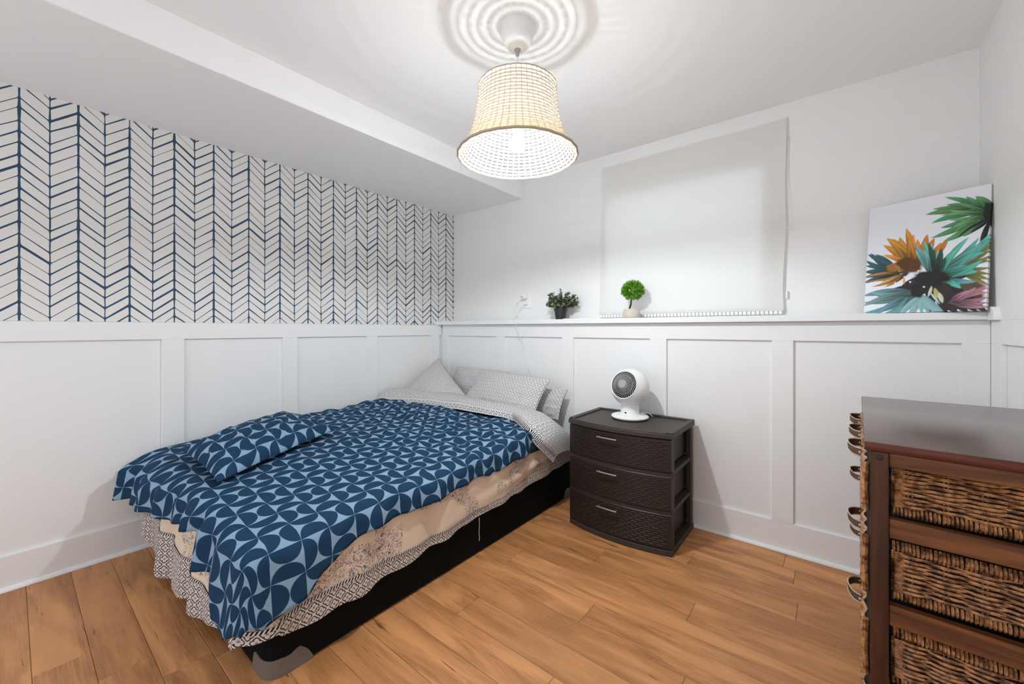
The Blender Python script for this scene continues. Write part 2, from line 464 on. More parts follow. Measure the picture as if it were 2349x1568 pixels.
# ---------------------------------------------------------------- roller blind
YB = .157
bl = thing('roller_blind', 'off-white fabric roller blind pulled down over the glowing window', 'blind', (1.98, YB, 2.2))
def PB_(s, t):
    x0 = lerp(1.442, 1.458, t); x1 = lerp(2.496, 2.508, t)
    wv = .006*math.sin(t*11)*max(0, s-.82)/.18*(1-t)
    return (lerp(x0, x1, s) - wv, YB + .004*nz(s*3, t*4) - .004*(1-t), lerp(1.205, 2.203, t) + .0*s)
bm = BM(); grid(bm, PB_, 40, 40, flip=False); o = obj('fabric', bm, M['blind'], bl)
bm = BM(); box(bm, 1.442, 2.497, YB-.008, YB+.002, 1.196, 1.212, .003); obj('hem_bar', bm, M['blind'], bl)
bm = BM(); tube(bm, [(1.475, YB+.0090, 2.193), (2.495, YB+.0090, 2.193)], .0075, 14); obj('roller', bm, M['white'], bl)
for x in (1.464, 2.502):
    bm = BM(); box(bm, x, x+.006, YB+.001, YU+.001, 2.155, 2.21, .0015); obj('bracket', bm, M['white'], bl)
# loops along the hem
bm = BM(); x = 1.448
while x < 2.49:
    box(bm, x, x+.0165, YB-.009, YB-.003, 1.178, 1.1965, .0015); x += .0205
obj('hem_loops', bm, M['white'], bl, kind='stuff')
pts = spline([(2.512, YB+.012, 2.17), (2.514, YB+.010, 2.02), (2.512, YB+.006, 1.86), (2.522, YB-.004, 1.72), (2.528, YB-.012, 1.66), (2.521, YB-.014, 1.625), (2.508, YB-.008, 1.632), (2.502, YB+.008, 1.70)], 6)
bm = BM(); tube(bm, pts, .0014, 6); obj('pull_cord', bm, M['cable'], bl)
pts = [(2.514+.011*math.cos(a), YB+.014, 2.09+.017*math.sin(a)) for a in np.linspace(0, 2*math.pi, 20)[:-1]]
bm = BM(); tube(bm, pts, .0012, 5, closed=True); obj('cord_ring', bm, M['cable'], bl)
bm = BM(); box(bm, 2.505, 2.513, YU-.016, YU+.002, 1.26, 1.30, .002); obj('cord_cleat', bm, M['white'], bl)

# ---------------------------------------------------------------- pendant lamp
LX, LY = 1.732, -1.131
pd = thing('pendant_lamp', 'white pendant lamp with a cream woven bell shade, lit, hanging from the ceiling', 'lamp', (LX, LY, ZC))
T = Matrix.Translation((LX, LY, 0))
prof = [(0, ZC), (.066, ZC), (.0665, ZC-.006), (.065, ZC-.030), (.060, ZC-.052), (.050, ZC-.070), (.036, ZC-.083), (.018, ZC-.0895), (0, ZC-.090)]
obj('canopy', lathe(BM(), prof, 40, T), M['white'], pd, ang=50)
obj('cord_grip', lathe(BM(), [(0, ZC-.088), (.0135, ZC-.0885), (.0125, ZC-.094), (.009, ZC-.096), (.006, ZC-.115), (0, ZC-.1155)], 20, T), M['grey_plastic'], pd)
bm = BM(); tube(bm, [(LX, LY, ZC-.112), (LX, LY, 1.905)], .0028, 8); obj('cord', bm, M['cable'], pd)
obj('socket', lathe(BM(), [(0, 1.912), (.012, 1.912), (.019, 1.903), (.019, 1.868), (.016, 1.860), (0, 1.860)], 24, T), M['white'], pd)
obj('bulb_light_stop', lathe(BM(), [(0, 1.868), (.0165, 1.866), (.0195, 1.852), (.0198, 1.847), (0, 1.846)], 24, T), M['white'], pd)  # added collar above the bulb, holds back its upward light on the ceiling
bp = [(0, 1.795)] + [(.030*math.sin(a), 1.826 - .031*math.cos(a)) for a in np.linspace(.2, 2.32, 14)] + [(0, 1.8475)]
obj('bulb', lathe(BM(), bp, 20, T), M['bulb'], pd, ang=180)
# bell profile (r, z) from the top rim to the flared lip
bell = [(.150, 2.042), (.1525, 2.020), (.155, 1.990), (.1585, 1.960), (.163, 1.930), (.169, 1.900), (.177, 1.872), (.187, 1.845), (.199, 1.820), (.213, 1.797), (.229, 1.780)]
bp3 = spline([(r, 0, z) for r, z in bell], 12)
dist = [0]
for a, b in zip(bp3, bp3[1:]): dist.append(dist[-1] + (b-a).length)
def bell_at(d):
    for i in range(len(dist)-1):
        if d <= dist[i+1]:
            t = (d-dist[i])/(dist[i+1]-dist[i]); p = bp3[i].lerp(bp3[i+1], t); return p.x, p.z
    return bp3[-1].x, bp3[-1].z
NR, NV = 21, 50
def ring_pts(r, z, n=100, wob=.0007, ph=0):
    return [(LX + (r + wob*math.sin(NV*a/2 + ph))*math.cos(a), LY + (r + wob*math.sin(NV*a/2 + ph))*math.sin(a), z + .0006*math.sin(7*a+ph)) for a in np.linspace(0, 2*math.pi, n+1)[:-1]]
for i in range(1, NR):
    r, z = bell_at(dist[-1]*i/NR)
    r2, z2 = bell_at(dist[-1]*i/NR + .002)
    bm = BM(); tube(bm, ring_pts(r, z, 100, .0010, (i % 2)*math.pi), .0022, 6, closed=True, ry=.0042); obj('weft_ring', bm, M['cord_beige'], pd)
me0 = None
for k in range(NV):
    a = 2*math.pi*(k+.5)/NV
    if me0 is None:
        bm = BM(); tube(bm, [(p.x+.0012, 0, p.z) for p in bp3[::6]], .0020, 6)
        o = obj('warp_cord', bm, M['cord_beige'], pd, local=True); me0 = o.data
    else:
        o = new_obj('warp_cord', me0); o.parent = pd
    o.location = (0, 0, -ZC); o.rotation_euler = (0, 0, a)
bm = BM(); tube(bm, ring_pts(.1505, 2.044, 100, .001), .0040, 8, closed=True); obj('top_rim', bm, M['cord_rim'], pd)
bm = BM(); tube(bm, ring_pts(.2310, 1.779, 140, .0012), .0062, 8, closed=True, ry=.0050); obj('bottom_rim', bm, M['cord_rim'], pd)
for i, r in enumerate((.026, .045, .064, .083, .102, .121, .139)):
    bm = BM(); tube(bm, ring_pts(r, 2.046, 60, .0005, (i%2)*math.pi), .0076, 6, closed=True, ry=.0018); obj('top_ring', bm, M['cord_beige'], pd)
me0 = None
for k in range(25):
    if me0 is None:
        bm = BM(); tube(bm, [(.0045, 0, 2.048), (.080, 0, 2.048), (.150, 0, 2.045)], .0024, 5)
        o = obj('top_spoke', bm, M['cord_beige'], pd, local=True); me0 = o.data
    else:
        o = new_obj('top_spoke', me0); o.parent = pd
    o.location = (0, 0, -ZC); o.rotation_euler = (0, 0, 2*math.pi*k/25)

# ---------------------------------------------------------------- bed
BR_ = 1.340
bx = thing('box_spring', 'black fabric box spring with grey corner guards on the wooden floor', 'bed base', (.68, -.97, 0))
def rrect(x0, x1, y0, y1, r, n=6):
    pts = []
    for cx, cy, a0 in ((x1-r, y1-r, 0), (x0+r, y1-r, 90), (x0+r, y0+r, 180), (x1-r, y0+r, 270)):
        for k in range(n+1):
            a = R(a0 + 90*k/n); pts.append((cx + r*math.cos(a), cy + r*math.sin(a)))
    return pts
obj('cover', prism(BM(), rrect(.012, BR_, -1.885, -.02, .055), .004, .245, 'z', .006), M['black_fabric'], bx)
def guard(cx, cy, a0, a1, ext0, ext1):
    """plastic corner shoe: wraps a rounded corner, wavy top"""
    bm = BM(); r = .0585; pts = []
    d0 = Vector((-math.sin(a0), math.cos(a0), 0)); d1 = Vector((-math.sin(a1), math.cos(a1), 0))
    P0 = Vector((cx + r*math.cos(a0), cy + r*math.sin(a0), 0)); P1 = Vector((cx + r*math.cos(a1), cy + r*math.sin(a1), 0))
    sg = 1 if a1 > a0 else -1
    for k in range(6): pts.append(P0 - d0*sg*ext0*(1-k/6))
    for k in range(9): a = lerp(a0, a1, k/8); pts.append(Vector((cx + r*math.cos(a), cy + r*math.sin(a), 0)))
    for k in range(1, 7): pts.append(P1 + d1*sg*ext1*k/6)
    n = len(pts)
    def h(i):
        t = i/(n-1); return .010 + .052*min(1, t*9)**.6*min(1, (1-t)*7)**.7 - .008*math.exp(-((t-.74)/.06)**2) + .004*math.sin(t*9)
    lo = [bm.verts.new((p.x, p.y, .0)) for p in pts]; hi = [bm.verts.new((p.x, p.y, h(i))) for i, p in enumerate(pts)]
    for i in range(n-1): bm.faces.new((lo[i], lo[i+1], hi[i+1], hi[i]))
    bmesh.ops.recalc_face_normals(bm, faces=bm.faces)
    bmesh.ops.solidify(bm, geom=bm.faces[:], thickness=.003)
    return bm
obj('corner_guard', guard(BR_-.055, -1.885+.055, R(-90), R(0), .055, .085), M['guard'], bx, label='grey plastic corner guard at the foot of the box spring')
obj('corner_guard', guard(BR_-.055, -.02-.055, R(90), R(0), .07, .07), M['guard'], bx, label='grey plastic corner guard at the head of the box spring')
mt = thing('mattress', 'mattress in a geometric black and white sheet between box spring and quilt', 'mattress', (.68, -.97, .245))
def soft_slab(x0, x1, y0, y1, z0, z1, r):
    bm = BM(); box(bm, x0, x1, y0, y1, z0, z1, r, 4); uvl = bm.loops.layers.uv.verify()
    for f in bm.faces:
        nn = f.normal; 
        for l in f.loops:
            c = l.vert.co
            l[uvl].uv = (c.x, c.y) if abs(nn.z) > .6 else ((c.y, c.z) if abs(nn.x) > .6 else (c.x, c.z))
    return bm
obj('fitted_sheet', soft_slab(.016, 1.345, -1.885, -.025, .247, .405, .04), M['quatre_sheet'], mt)

# quilt hanging over the side and the foot (floral centre, braid, lattice border)
qt = thing('floral_quilt', 'beige toile quilt with a black and white lattice border hanging over the bed side', 'quilt', (1.0, -1.2, .43))
# path: right side (head to foot), rounded corner, foot (right to left)
path = []
XQ, YQ = 1.362, -1.925
for y in np.linspace(-.10, YQ+.07, 60): path.append((XQ, y, 1, 0))
for a in np.linspace(0, 90, 12)[1:-1]: path.append((XQ-.07+.07*math.cos(R(a)), YQ+.07-.07*math.sin(R(a)), math.cos(R(a)), -math.sin(R(a))))
for x in np.linspace(XQ-.07, .012, 54): path.append((x, YQ - .05*max(0, (1-x/1.2)), 0, -1))
PN = len(path); arcl = [0]
for a, b in zip(path, path[1:]): arcl.append(arcl[-1] + math.hypot(a[0]-b[0], a[1]-b[1]))
S1 = arcl[59]; S2 = arcl[70]
def key(i):   # right side: y ; foot: 10 - x
    x, y, nx_, ny_ = path[i]
    return -y if i < 60 else (2.0 + (i-59)*.01 if i < 70 else 2.2 + (1.30-x))
TRIM = [(.10,.35),(.38,.325),(.6,.268),(.8,.238),(.95,.230),(1.23,.212),(1.45,.212),(1.63,.216),(1.75,.212),(1.86,.205),(2.1,.185),(2.26,.170),(2.45,.165),(2.62,.20),(2.95,.235),(3.2,.255),(3.36,.235),(3.46,.235)]
BOT  = [(.10,.252),(.35,.238),(.6,.219),(.95,.200),(1.23,.176),(1.45,.156),(1.63,.140),(1.75,.134),(1.86,.150),(2.0,.165),(2.1,.150),(2.26,.135),(2.36,.10),(2.45,.065),(2.62,.075),(2.8,.062),(2.95,.058),(3.12,.060),(3.22,.085),(3.28,.14),(3.33,.205),(3.5,.215)]
def fold(i, dz):
    k = key(i); am = .004 + (.014 if k > 2.15 else .004)*dz
    return am*(math.sin(arcl[i]*21 + 2*math.sin(arcl[i]*5)) + .5*math.sin(arcl[i]*47+1))
def qpt(i, z, out=0.0):
    x, y, nx_, ny_ = path[i]; dz = max(0, min(1, (.40-z)/.3))
    o_ = out + fold(i, dz) + .018*dz*(1 if i >= 60 else .5)
    return (max(.006, x + nx_*o_), y + ny_*o_, z)
def quilt_strip(zhi, zlo, rows, out, i0=0, i1=PN-1, vtop=None):
    bm = BM(); n = i1 - i0
    def P(s, t): i = i0 + round(s*n); return qpt(i, lerp(zhi(i), zlo(i), t), out)
    def UV(s, t): i = i0 + round(s*n); return (arcl[i], lerp(zhi(i), zlo(i), t)*1.0)
    grid(bm, P, n, rows, UV)
    bmesh.ops.recalc_face_normals(bm, faces=bm.faces)
    return bm
zt = lambda i: table(key(i), TRIM); zb = lambda i: table(key(i), BOT) + .004*math.sin(arcl[i]*33)
# the floral part is puffed with long soft folds near the head
bm = BM(); n = PN-1
def Pf(s, t):
    i = round(s*n); z = lerp(.395, zt(i), t); p = Vector(qpt(i, z, .000)); k = key(i)
    if k < 1.2: p.x += (.010*math.sin(z*70 + k*9) + .012)*math.sin(math.pi*t)*max(0, 1.2-k)
    return p
grid(bm, Pf, n, 12, lambda s, t: (arcl[round(s*n)], lerp(.395, zt(round(s*n)), t)))
obj('floral_panel', bm, M['toile'], qt, ang=80)
obj('lattice_border', quilt_strip(zt, zb, 10, .0015), M['quatre_border'], qt, ang=80)
ib = min(range(60), key=lambda i: abs(-path[i][1]-.90))
obj('braid_trim', quilt_strip(lambda i: zt(i)+.006, lambda i: zt(i)-.005, 2, .0045, ib, PN-1), M['braid'], qt, ang=80)
# the part of the quilt folded back over the comforter in front of the pillows
inn = [(.012,-.655,.578),(.34,-.520,.585),(.70,-.480,.590),(.97,-.470,.588),(1.14,-.450,.578),(1.30,-.530,.560),(1.405,-.525,.470),(1.428,-.405,.362)]
out = [(.012,-.440,.635),(.24,-.300,.628),(.48,-.225,.608),(.80,-.290,.598),(1.08,-.270,.586),(1.31,-.300,.568),(1.425,-.285,.485),(1.440,-.175,.345)]
bk  = [(.012,-.36,.56),(.24,-.20,.54),(.48,-.15,.53),(.80,-.18,.52),(1.08,-.16,.52),(1.27,-.17,.50),(1.375,-.15,.44),(1.375,-.10,.33)]
SI, SO, SB = spline(inn, 12), spline(out, 12), spline(bk, 12); n = len(SI)-1
bl_ = [0]
for a, b in zip(SI, SI[1:]): bl_.append(bl_[-1] + ((b-a).length))
def Pband(s, t):
    i = round(s*n); a, b, c = SI[i], SO[i], SB[i]
    if t < .7:
        q = t/.7; p = a.lerp(b, q); up = .022*math.sin(math.pi*q)**.8
        p = p + (Vector((.7,0,.7)) if i > n*.78 else Vector((0,0,1)))*up
        p.z += .006*nz(i*.22, q*2.5)
        if q < .14: p.z -= .034*(1-q/.14)**1.6
    else: p = b.lerp(c, (t-.7)/.3)
    return p
bm = BM(); grid(bm, Pband, n, 16, lambda s, t: (bl_[round(s*n)], t*.30))
bmesh.ops.recalc_face_normals(bm, faces=bm.faces)
fb = obj('folded_back_edge', bm, M['quatre_band'], qt, ang=80, label='lattice-printed reverse of the quilt, folded back before the pillows')
bm = BM(); tl = [p + Vector((0,0,-.006)) for p in SI]
i0 = int(n*.60)
def Ptr(s, t):
    i = i0 + round(s*(n-i0)); p = SI[i].lerp(SO[i], -.05 + .10*t); 
    return p + (Vector((.012,-.004,.004)) if i > n*.78 else Vector((.004,-.004,.006)))*(1 + .6*t)
grid(bm, Ptr, n-i0, 2, lambda s, t: (bl_[i0+round(s*(n-i0))], t*.02)); obj('fold_braid', bm, M['braid'], qt, ang=80)
bm = BM(); tube(bm, spline([(1.387,-.985,.205),(1.388,-.984,.17),(1.386,-.985,.13),(1.389,-.984,.11),(1.387,-.986,.095)], 4), .0012, 5); obj('loose_thread', bm, M['cable'], qt)

# comforter
cf = thing('comforter', 'navy and light blue half-disc patterned comforter spread over the bed', 'comforter', (.7, -1.2, .45))
YH, YFT, XB = -.31, -1.905, 1.315
HW = [(.36,.555),(.65,.585),(.88,.568),(1.3,.560),(1.62,.530),(1.87,.508),(2.1,.47)]
HM = [(.36,.545),(.65,.550),(.88,.535),(1.3,.520),(1.62,.505),(1.87,.490),(2.1,.46)]
HR_ = [(.36,.535),(.55,.525),(.93,.487),(1.43,.470),(1.70,.448),(1.95,.432),(2.1,.42)]
def Htop(x, y):
    k = -y; a, b, c = table(k, HW), table(k, HM), table(k, HR_)
    t = min(1, max(0, x/XB))
    return (a*(1-t)*(1-2*t) + 4*b*t*(1-t) - c*t*(1-2*t)) if True else 0
EF = [(.0,.24),(.18,.215),(.33,.19),(.45,.175),(.60,.125),(.64,.215),(.72,.19),(.76,.165),(.80,.27),(.86,.275),(.93,.26),(1,.225)]
ER = [(0,.125),(.15,.15),(.35,.135),(.55,.14),(.70,.135),(.74,.15),(.78,.185),(.82,.23),(.88,.255),(1,.225)]
def bend(e, r=.065):
    if e <= 0: return e, 0.0
    q = r*math.pi/2
    if e < q: return r*math.sin(e/r), r*(1-math.cos(e/r))
    return r + (e-q)*.16, r + (e-q)*.985
def comf(s, t):
    a = .006 + s*(XB - .006 + table(t, ER)); b = t*(YH - YFT + table(s, EF))
    ex, ey = a - XB, b - (YH-YFT)
    if ex > 0 and ey > 0:
        e = (ex**5 + ey**5)**.2; hd, dr = bend(e); hy = math.hypot(ex, ey)
        dx, dy = hd*ex/hy, hd*ey/hy; zr = dr*ex/hy; zf = dr*ey/hy
        x = XB + dx; y = YFT - dy; z = Htop(XB, YFT) - dr
    else:
        dx, zr = bend(ex); dy, zf = bend(ey)
        x = XB + dx; y = YFT - dy
        z = Htop(min(x, XB), max(y, YFT)) - max(zr, zf)
    if s < .06: z -= .02*(1 - s/.06)**2
    if t < .05: z -= .05*(1 - t/.05)**2
    fl_ = (YH-y)
    # crumples: denser towards the head, longer ruffles along the foot
    cr = max(0, 1 - abs(fl_-.45)/.85)
    w1 = .018*cr*nz(x*9 + 2*nz(x*3, y*3), y*15, 1) + .009*cr*nz(x*21, y*26, 5)
    w2 = .008*nz(x*4.2 + y*2.6, y*3.6 - x*1.5, 9)
    w3 = .004*nz(x*13, y*11, 3)
    z += w1 + w2 + w3
    cn = 1 - min(1, max(0, ex)/.05)*min(1, max(0, ey)/.05)*.85
    drop = min(1, zf/.06)*cn*(1 - .75*min(1, max(0, (s-.60)/.22)))
    y += drop*(.016*math.sin(a*23 + 3*math.sin(a*6)) + .010*math.sin(a*41))
    dr2 = min(1, zr/.06)*cn
    x += dr2*(.008*math.sin(b*17 + 2*math.sin(b*5)) + .006*math.sin(b*43))
    bend_left = max(0, 1 - a/.25)
    y -= drop*.08*max(0, 1 - a/.9)
    return (max(.004, x), y, z)
def cuv(s, t): return (.006 + s*(XB + table(t, ER)) + .035, t*(YH - YFT + table(s, EF)) + .02)
bm = BM(); grid(bm, comf, 130, 170, cuv, flip=True)
bmesh.ops.recalc_face_normals(bm, faces=bm.faces)
o = obj('quilted_cover', bm, M['comforter'], cf, ang=80)
md = o.modifiers.new('thick', 'SOLIDIFY'); md.thickness = .010; md.offset = -1

# pillows
def pillow(c00, c10, c11, c01, th, seed, n=34, pinch=.05, puff=.55, crease=.006, uvoff=0, under=1.0):
    """cushion spanned by four corners; th = full thickness"""
    A, B, C, D = [Vector(c) for c in (c00, c10, c11, c01)]
    nrm = (B-A).cross(D-A).normalized()
    lu = ((B-A).length + (C-D).length)/2; lv = ((D-A).length + (C-B).length)/2
    bm = BM(); uvl = bm.loops.layers.uv.verify()
    def P(s, t, sg):
        us, vt = 2*s-1, 2*t-1
        s2 = .5 + .5*us*(1 - pinch*(1-vt*vt)*1.0*us*us); t2 = .5 + .5*vt*(1 - pinch*(1-us*us)*vt*vt)
        p = (A*(1-s2)+B*s2)*(1-t2) + (D*(1-s2)+C*s2)*t2
        h = ((1-us*us)*(1-vt*vt))
        h = max(0, h)**puff * th/2
        wv = crease*nz(s*7+seed, t*7, sg)*min(1, h/(th*.15)) + .8*crease*nz(s*15, t*15+seed, sg)*min(1, h/(th*.15))
        return p + nrm*(h + wv if sg > 0 else -(h + wv)*under)
    top = [[None]*(n+1) for _ in range(n+1)]; bot = [[None]*(n+1) for _ in range(n+1)]
    for i in range(n+1):
        for j in range(n+1):
            s, t = i/n, j/n
            s = .5 - .5*math.cos(math.pi*s); t = .5 - .5*math.cos(math.pi*t)
            top[i][j] = bm.verts.new(P(s, t, 1))
            bot[i][j] = top[i][j] if i in (0, n) or j in (0, n) else bm.verts.new(P(s, t, -1))
    for G, fl_ in ((top, False), (bot, True)):
        for i in range(n):
            for j in range(n):
                q = [(i,j),(i+1,j),(i+1,j+1),(i,j+1)]
                if fl_: q = q[::-1]
                f = bm.faces.new([G[a][b] for a, b in q])
                for l, (a, b) in zip(f.loops, q):
                    l[uvl].uv = ((.5-.5*math.cos(math.pi*a/n))*lu + uvoff, (.5-.5*math.cos(math.pi*b/n))*lv + uvoff + (3 if fl_ else 0))
    return bm
def pillow_obj(name, label, m, group=None, **kw):
    bm = pillow(**kw); o = obj(name, bm, m, ang=70); return tag(o, label, 'pillow', group)
GP = 'lattice pillows at the head of the bed'
pillow_obj('pillow', 'black and white lattice pillow standing mostly hidden behind the front two', M['quatre_pillow'], GP,
    c00=(.24,-.15,.52), c10=(.80,-.13,.52), c11=(.82,-.065,.785), c01=(.26,-.065,.790), th=.09, seed=3)
pillow_obj('pillow', 'black and white lattice pillow at the right, lowest and half behind another', M['quatre_pillow'], GP,
    c00=(.90,-.120,.48), c10=(1.285,-.120,.50), c11=(1.325,-.065,.705), c01=(.90,-.065,.69), th=.085, seed=5)
pillow_obj('pillow', 'black and white lattice pillow with its corner pointing up in the room corner', M['quatre_pillow'], GP,
    c00=(.40,-.35,.50), c10=(.545,-.24,.605), c11=(.085,-.105,.860), c01=(.030,-.43,.615), th=.17, seed=8)
pillow_obj('pillow', 'wide black and white lattice pillow leaning in front, right of the pointed one', M['quatre_pillow'], GP,
    c00=(.55,-.295,.545), c10=(1.215,-.30,.545), c11=(1.250,-.15,.770), c01=(.59,-.13,.795), th=.14, seed=11)
o = pillow_obj('pillow', 'navy and light blue half-disc pillow lying on the comforter near the foot', M['cushion'], None,
    c00=(.405,-1.905,.560), c10=(.835,-1.875,.505), c11=(.605,-1.285,.560), c01=(.14,-1.32,.590), th=.17, seed=21, crease=.012, puff=.5, uvoff=.02, under=.25)

# ---------------------------------------------------------------- plastic drawer tower
dt = thing('drawer_tower', 'dark brown plastic three-drawer tower with rattan-look fronts against the wall', 'drawers', (1.81, -.20, 0))
DX0, DX1, DY1 = 1.527, 2.095, -.012; DYS = -.388; BOW = .045
def bow(x, y=DYS, b=BOW):
    t = (x-DX0)/(DX1-DX0)*2-1; return y - b*(1-t*t)
def bowed(bm, x0, x1, z0, z1, front, back, n=20, bev=0):
    pts = [(x, front(x)) for x in np.linspace(x0, x1, n+1)] + [(x1, back), (x0, back)]
    return prism(bm, pts, z0, z1, 'z', bev)
# frame: base, top tray, corner posts, shelves between drawers
bm = BM()
bowed(bm, DX0, DX1, .0, .030, lambda x: bow(x, DYS+.004), DY1, bev=.003)
for z in (.205, .392):
    bowed(bm, DX0+.006, DX1-.006, z-.010, z+.010, lambda x: bow(x, DYS+.010), DY1-.002, bev=.002)
for x0, x1 in ((DX0+.004, DX0+.030), (DX1-.030, DX1-.004)):
    box(bm, x0, x1, DYS+.020, DYS+.052, .02, .575, .003); box(bm, x0, x1, DY1-.045, DY1, .02, .575, .003)
obj('frame', bm, M['brown_plastic'], dt)
bm = BM()
bowed(bm, DX0-.004, DX1+.004, .568, .592, lambda x: bow(x, DYS-.004, BOW+.002), DY1+.006, bev=.003)
pts = [(x, bow(x, DYS+.018, BOW+.002)) for x in np.linspace(DX0+.022, DX1-.022, 21)]
for (xa, xb) in ((DX0-.004, DX0+.026), (DX1-.026, DX1+.004)): box(bm, xa, xb, DYS+.004, DY1+.006, .590, .600, .003)
box(bm, DX0+.02, DX1-.02, DY1-.022, DY1+.006, .590, .600, .003)
ft = np.linspace(DX0-.004, DX1+.004, 21)
fx = np.linspace(DX0+.024, DX1-.024, 21)
prism(bm, [(x, bow(x, DYS-.002, BOW+.002)) for x in fx] + [(x, bow(x, DYS+.014, BOW+.002)) for x in fx[::-1]], .590, .598, 'z', .002)
obj('top_tray', bm, M['brown_plastic'], dt)
for k, z0 in enumerate((.034, .218, .405)):
    z1 = z0 + (.166 if k < 2 else .160)
    bm = BM()
    bowed(bm, DX0+.002, DX1-.004, z0, z1, lambda x: bow(x, DYS+.002), DYS+.020, bev=.003)
    box(bm, DX0+.034, DX1-.034, DYS+.018, DY1-.012, z0+.012, z1-.02, .003)
    dr = obj('drawer', bm, M['drawer_plastic'], dt)
    bm = BM(); nrow = 13; zz0 = z0 + .014; dz = (z1-z0-.030)/(nrow-1)
    for r_ in range(nrow):
        x = DX0 + .016 + (.020 if r_ % 2 else 0)
        while x < DX1 - .035:
            if not (r_ > nrow-5 and 1.70 < x < 1.86 and r_ < nrow-1):
                xs = np.linspace(x, x+.026, 4); zc = zz0 + r_*dz
                yy = [bow(q, DYS+.002) for q in xs]
                A = [bm.verts.new((q, y+.0003, zc-.0040)) for q, y in zip(xs, yy)]; B = [bm.verts.new((q, y-.0026, zc+.0006)) for q, y in zip(xs, yy)]; C = [bm.verts.new((q, y+.0003, zc+.0026)) for q, y in zip(xs, yy)]
                for i in range(3):
                    bm.faces.new((A[i], A[i+1], B[i+1], B[i])); bm.faces.new((B[i], B[i+1], C[i+1], C[i]))
            x += .0405
    obj('rattan_relief', bm, M['drawer_plastic'], dr, smooth=False, kind='stuff')
    zh = z1 - .030; xs = np.linspace(1.727, 1.838, 9)
    bm = BM(); tube(bm, [(x, bow(x)-.018, zh) for x in xs], .0042, 8)
    for x in (1.735, 1.830): tube(bm, [(x, bow(x)+.004, zh), (x, bow(x)-.018, zh)], .0032, 6)
    obj('handle', bm, M['steel'], dr, label='brushed metal bar handle')

# ---------------------------------------------------------------- globe fan
FX, FY, FZ = 1.792, -.165, .592
fa = thing('desk_fan', 'white globe-shaped air circulator fan standing on the plastic drawer tower', 'fan', (FX, FY, FZ))
T = Matrix.Translation((FX, FY, FZ))
obj('base', lathe(BM(), [(0, 0), (.086, 0), (.097, .004), (.1030, .010), (.1030, .015), (.097, .020), (.072, .0255), (.054, .028), (0, .028)], 48, T), M['white'], fa)
obj('neck', lathe(BM(), [(.054, .024), (.0515, .030), (.0500, .062), (.0510, .076), (.044, .084), (0, .084)], 40, T), M['white'], fa)
HC = Vector((FX, FY, FZ + .176)); RF = .1065
fd = Vector((-.10, -.94, .30)).normalized()
zq = Vector((0,0,1)).rotation_difference(fd).to_matrix().to_4x4(); TH_ = Matrix.Translation(HC) @ zq
a0 = R(48)
prof = [(RF*.70, RF*.60), (RF*math.sin(a0)-.004, RF*math.cos(a0)+.001), (RF*math.sin(a0), RF*math.cos(a0)+.002)] + [(RF*math.sin(a), RF*math.cos(a)) for a in np.linspace(a0+.03, R(140), 28)]
prof += [(RF*math.sin(R(140))-.006, RF*math.cos(R(140))+.002)] + [((RF-.003)*math.sin(a), (RF-.003)*math.cos(a)) for a in np.linspace(R(142), math.pi, 12)]
prof[-1] = (0, prof[-1][1])
obj('globe_shell', lathe(BM(), prof, 56, TH_), M['white'], fa, ang=50)
obj('inner_cup', lathe(BM(), [(RF*.70, RF*.62), (RF*.66, RF*.2), (RF*.5, -.01), (0, -.012)], 40, TH_), M['dark'], fa)
NB = 30; bm = BM()
def gz(r): return math.sqrt(max(0, (RF*1.02)**2 - r*r)) - .006
for k in range(NB):
    ph = 2*math.pi*k/NB; pts = []
    for q in np.linspace(0, 1, 12):
        r = lerp(RF*.20, RF*.735, q); a = ph - 1.15*q**1.15; pts.append((r*math.cos(a), r*math.sin(a), gz(r) - .012))
    tube(bm, pts, .0012, 5, ry=.0020, up=(0,0,1), caps=True)
for rr in (.50, .70):
    tube(bm, [(RF*rr*math.cos(a), RF*rr*math.sin(a), gz(RF*rr)-.014) for a in np.linspace(0, 2*math.pi, 49)[:-1]], .0008, 4, closed=True)
bmesh.ops.transform(bm, matrix=TH_, verts=bm.verts); obj('grille', bm, M['rib'], fa, kind='stuff')
obj('hub', lathe(BM(), [(RF*.22, gz(0)-.020), (RF*.22, gz(0)-.011), (RF*.19, gz(0)-.0085), (0, gz(0)-.008)], 32, TH_), M['grey_plastic'], fa)
for k in range(5):
    bm = BM(); A = 2*math.pi*k/5
    def Pbl(s, t): r = lerp(RF*.2, RF*.62, s); a = A + lerp(-.38, .38, t)*(.6+.5*s) + .5*s; return (r*math.cos(a), r*math.sin(a), .030 + .016*(t-.5))
    grid(bm, Pbl, 6, 4); bmesh.ops.transform(bm, matrix=TH_, verts=bm.verts); obj('fan_blade', bm, M['dark_grey'], fa)
bm = BM()
for k in range(40):
    a = 2*math.pi*k/40; b0, b1 = R(126), R(137)
    q = [(RF+.0006)*Vector((math.sin(b)*math.cos(a+d), math.sin(b)*math.sin(a+d), math.cos(b))) for b, d in ((b0,-.05),(b0,.05),(b1,.05),(b1,-.05))]
    bm.faces.new([bm.verts.new(v_) for v_ in q])
bmesh.ops.transform(bm, matrix=TH_, verts=bm.verts); bmesh.ops.solidify(bm, geom=bm.faces[:], thickness=.001); obj('rear_vents', bm, M['dark'], fa, smooth=False, kind='stuff')
bm = BM(); box(bm, -.0065, .0065, -.002, .002, -.0045, .0045, .0008)
fr = Matrix.Translation((FX + .0500*math.cos(R(-80)) - .014, FY - .0492, FZ + .038)) @ Matrix.Rotation(R(-14), 4, 'Z')
bmesh.ops.transform(bm, matrix=fr, verts=bm.verts); obj('display', bm, M['dark'], fa, label='small black display window')
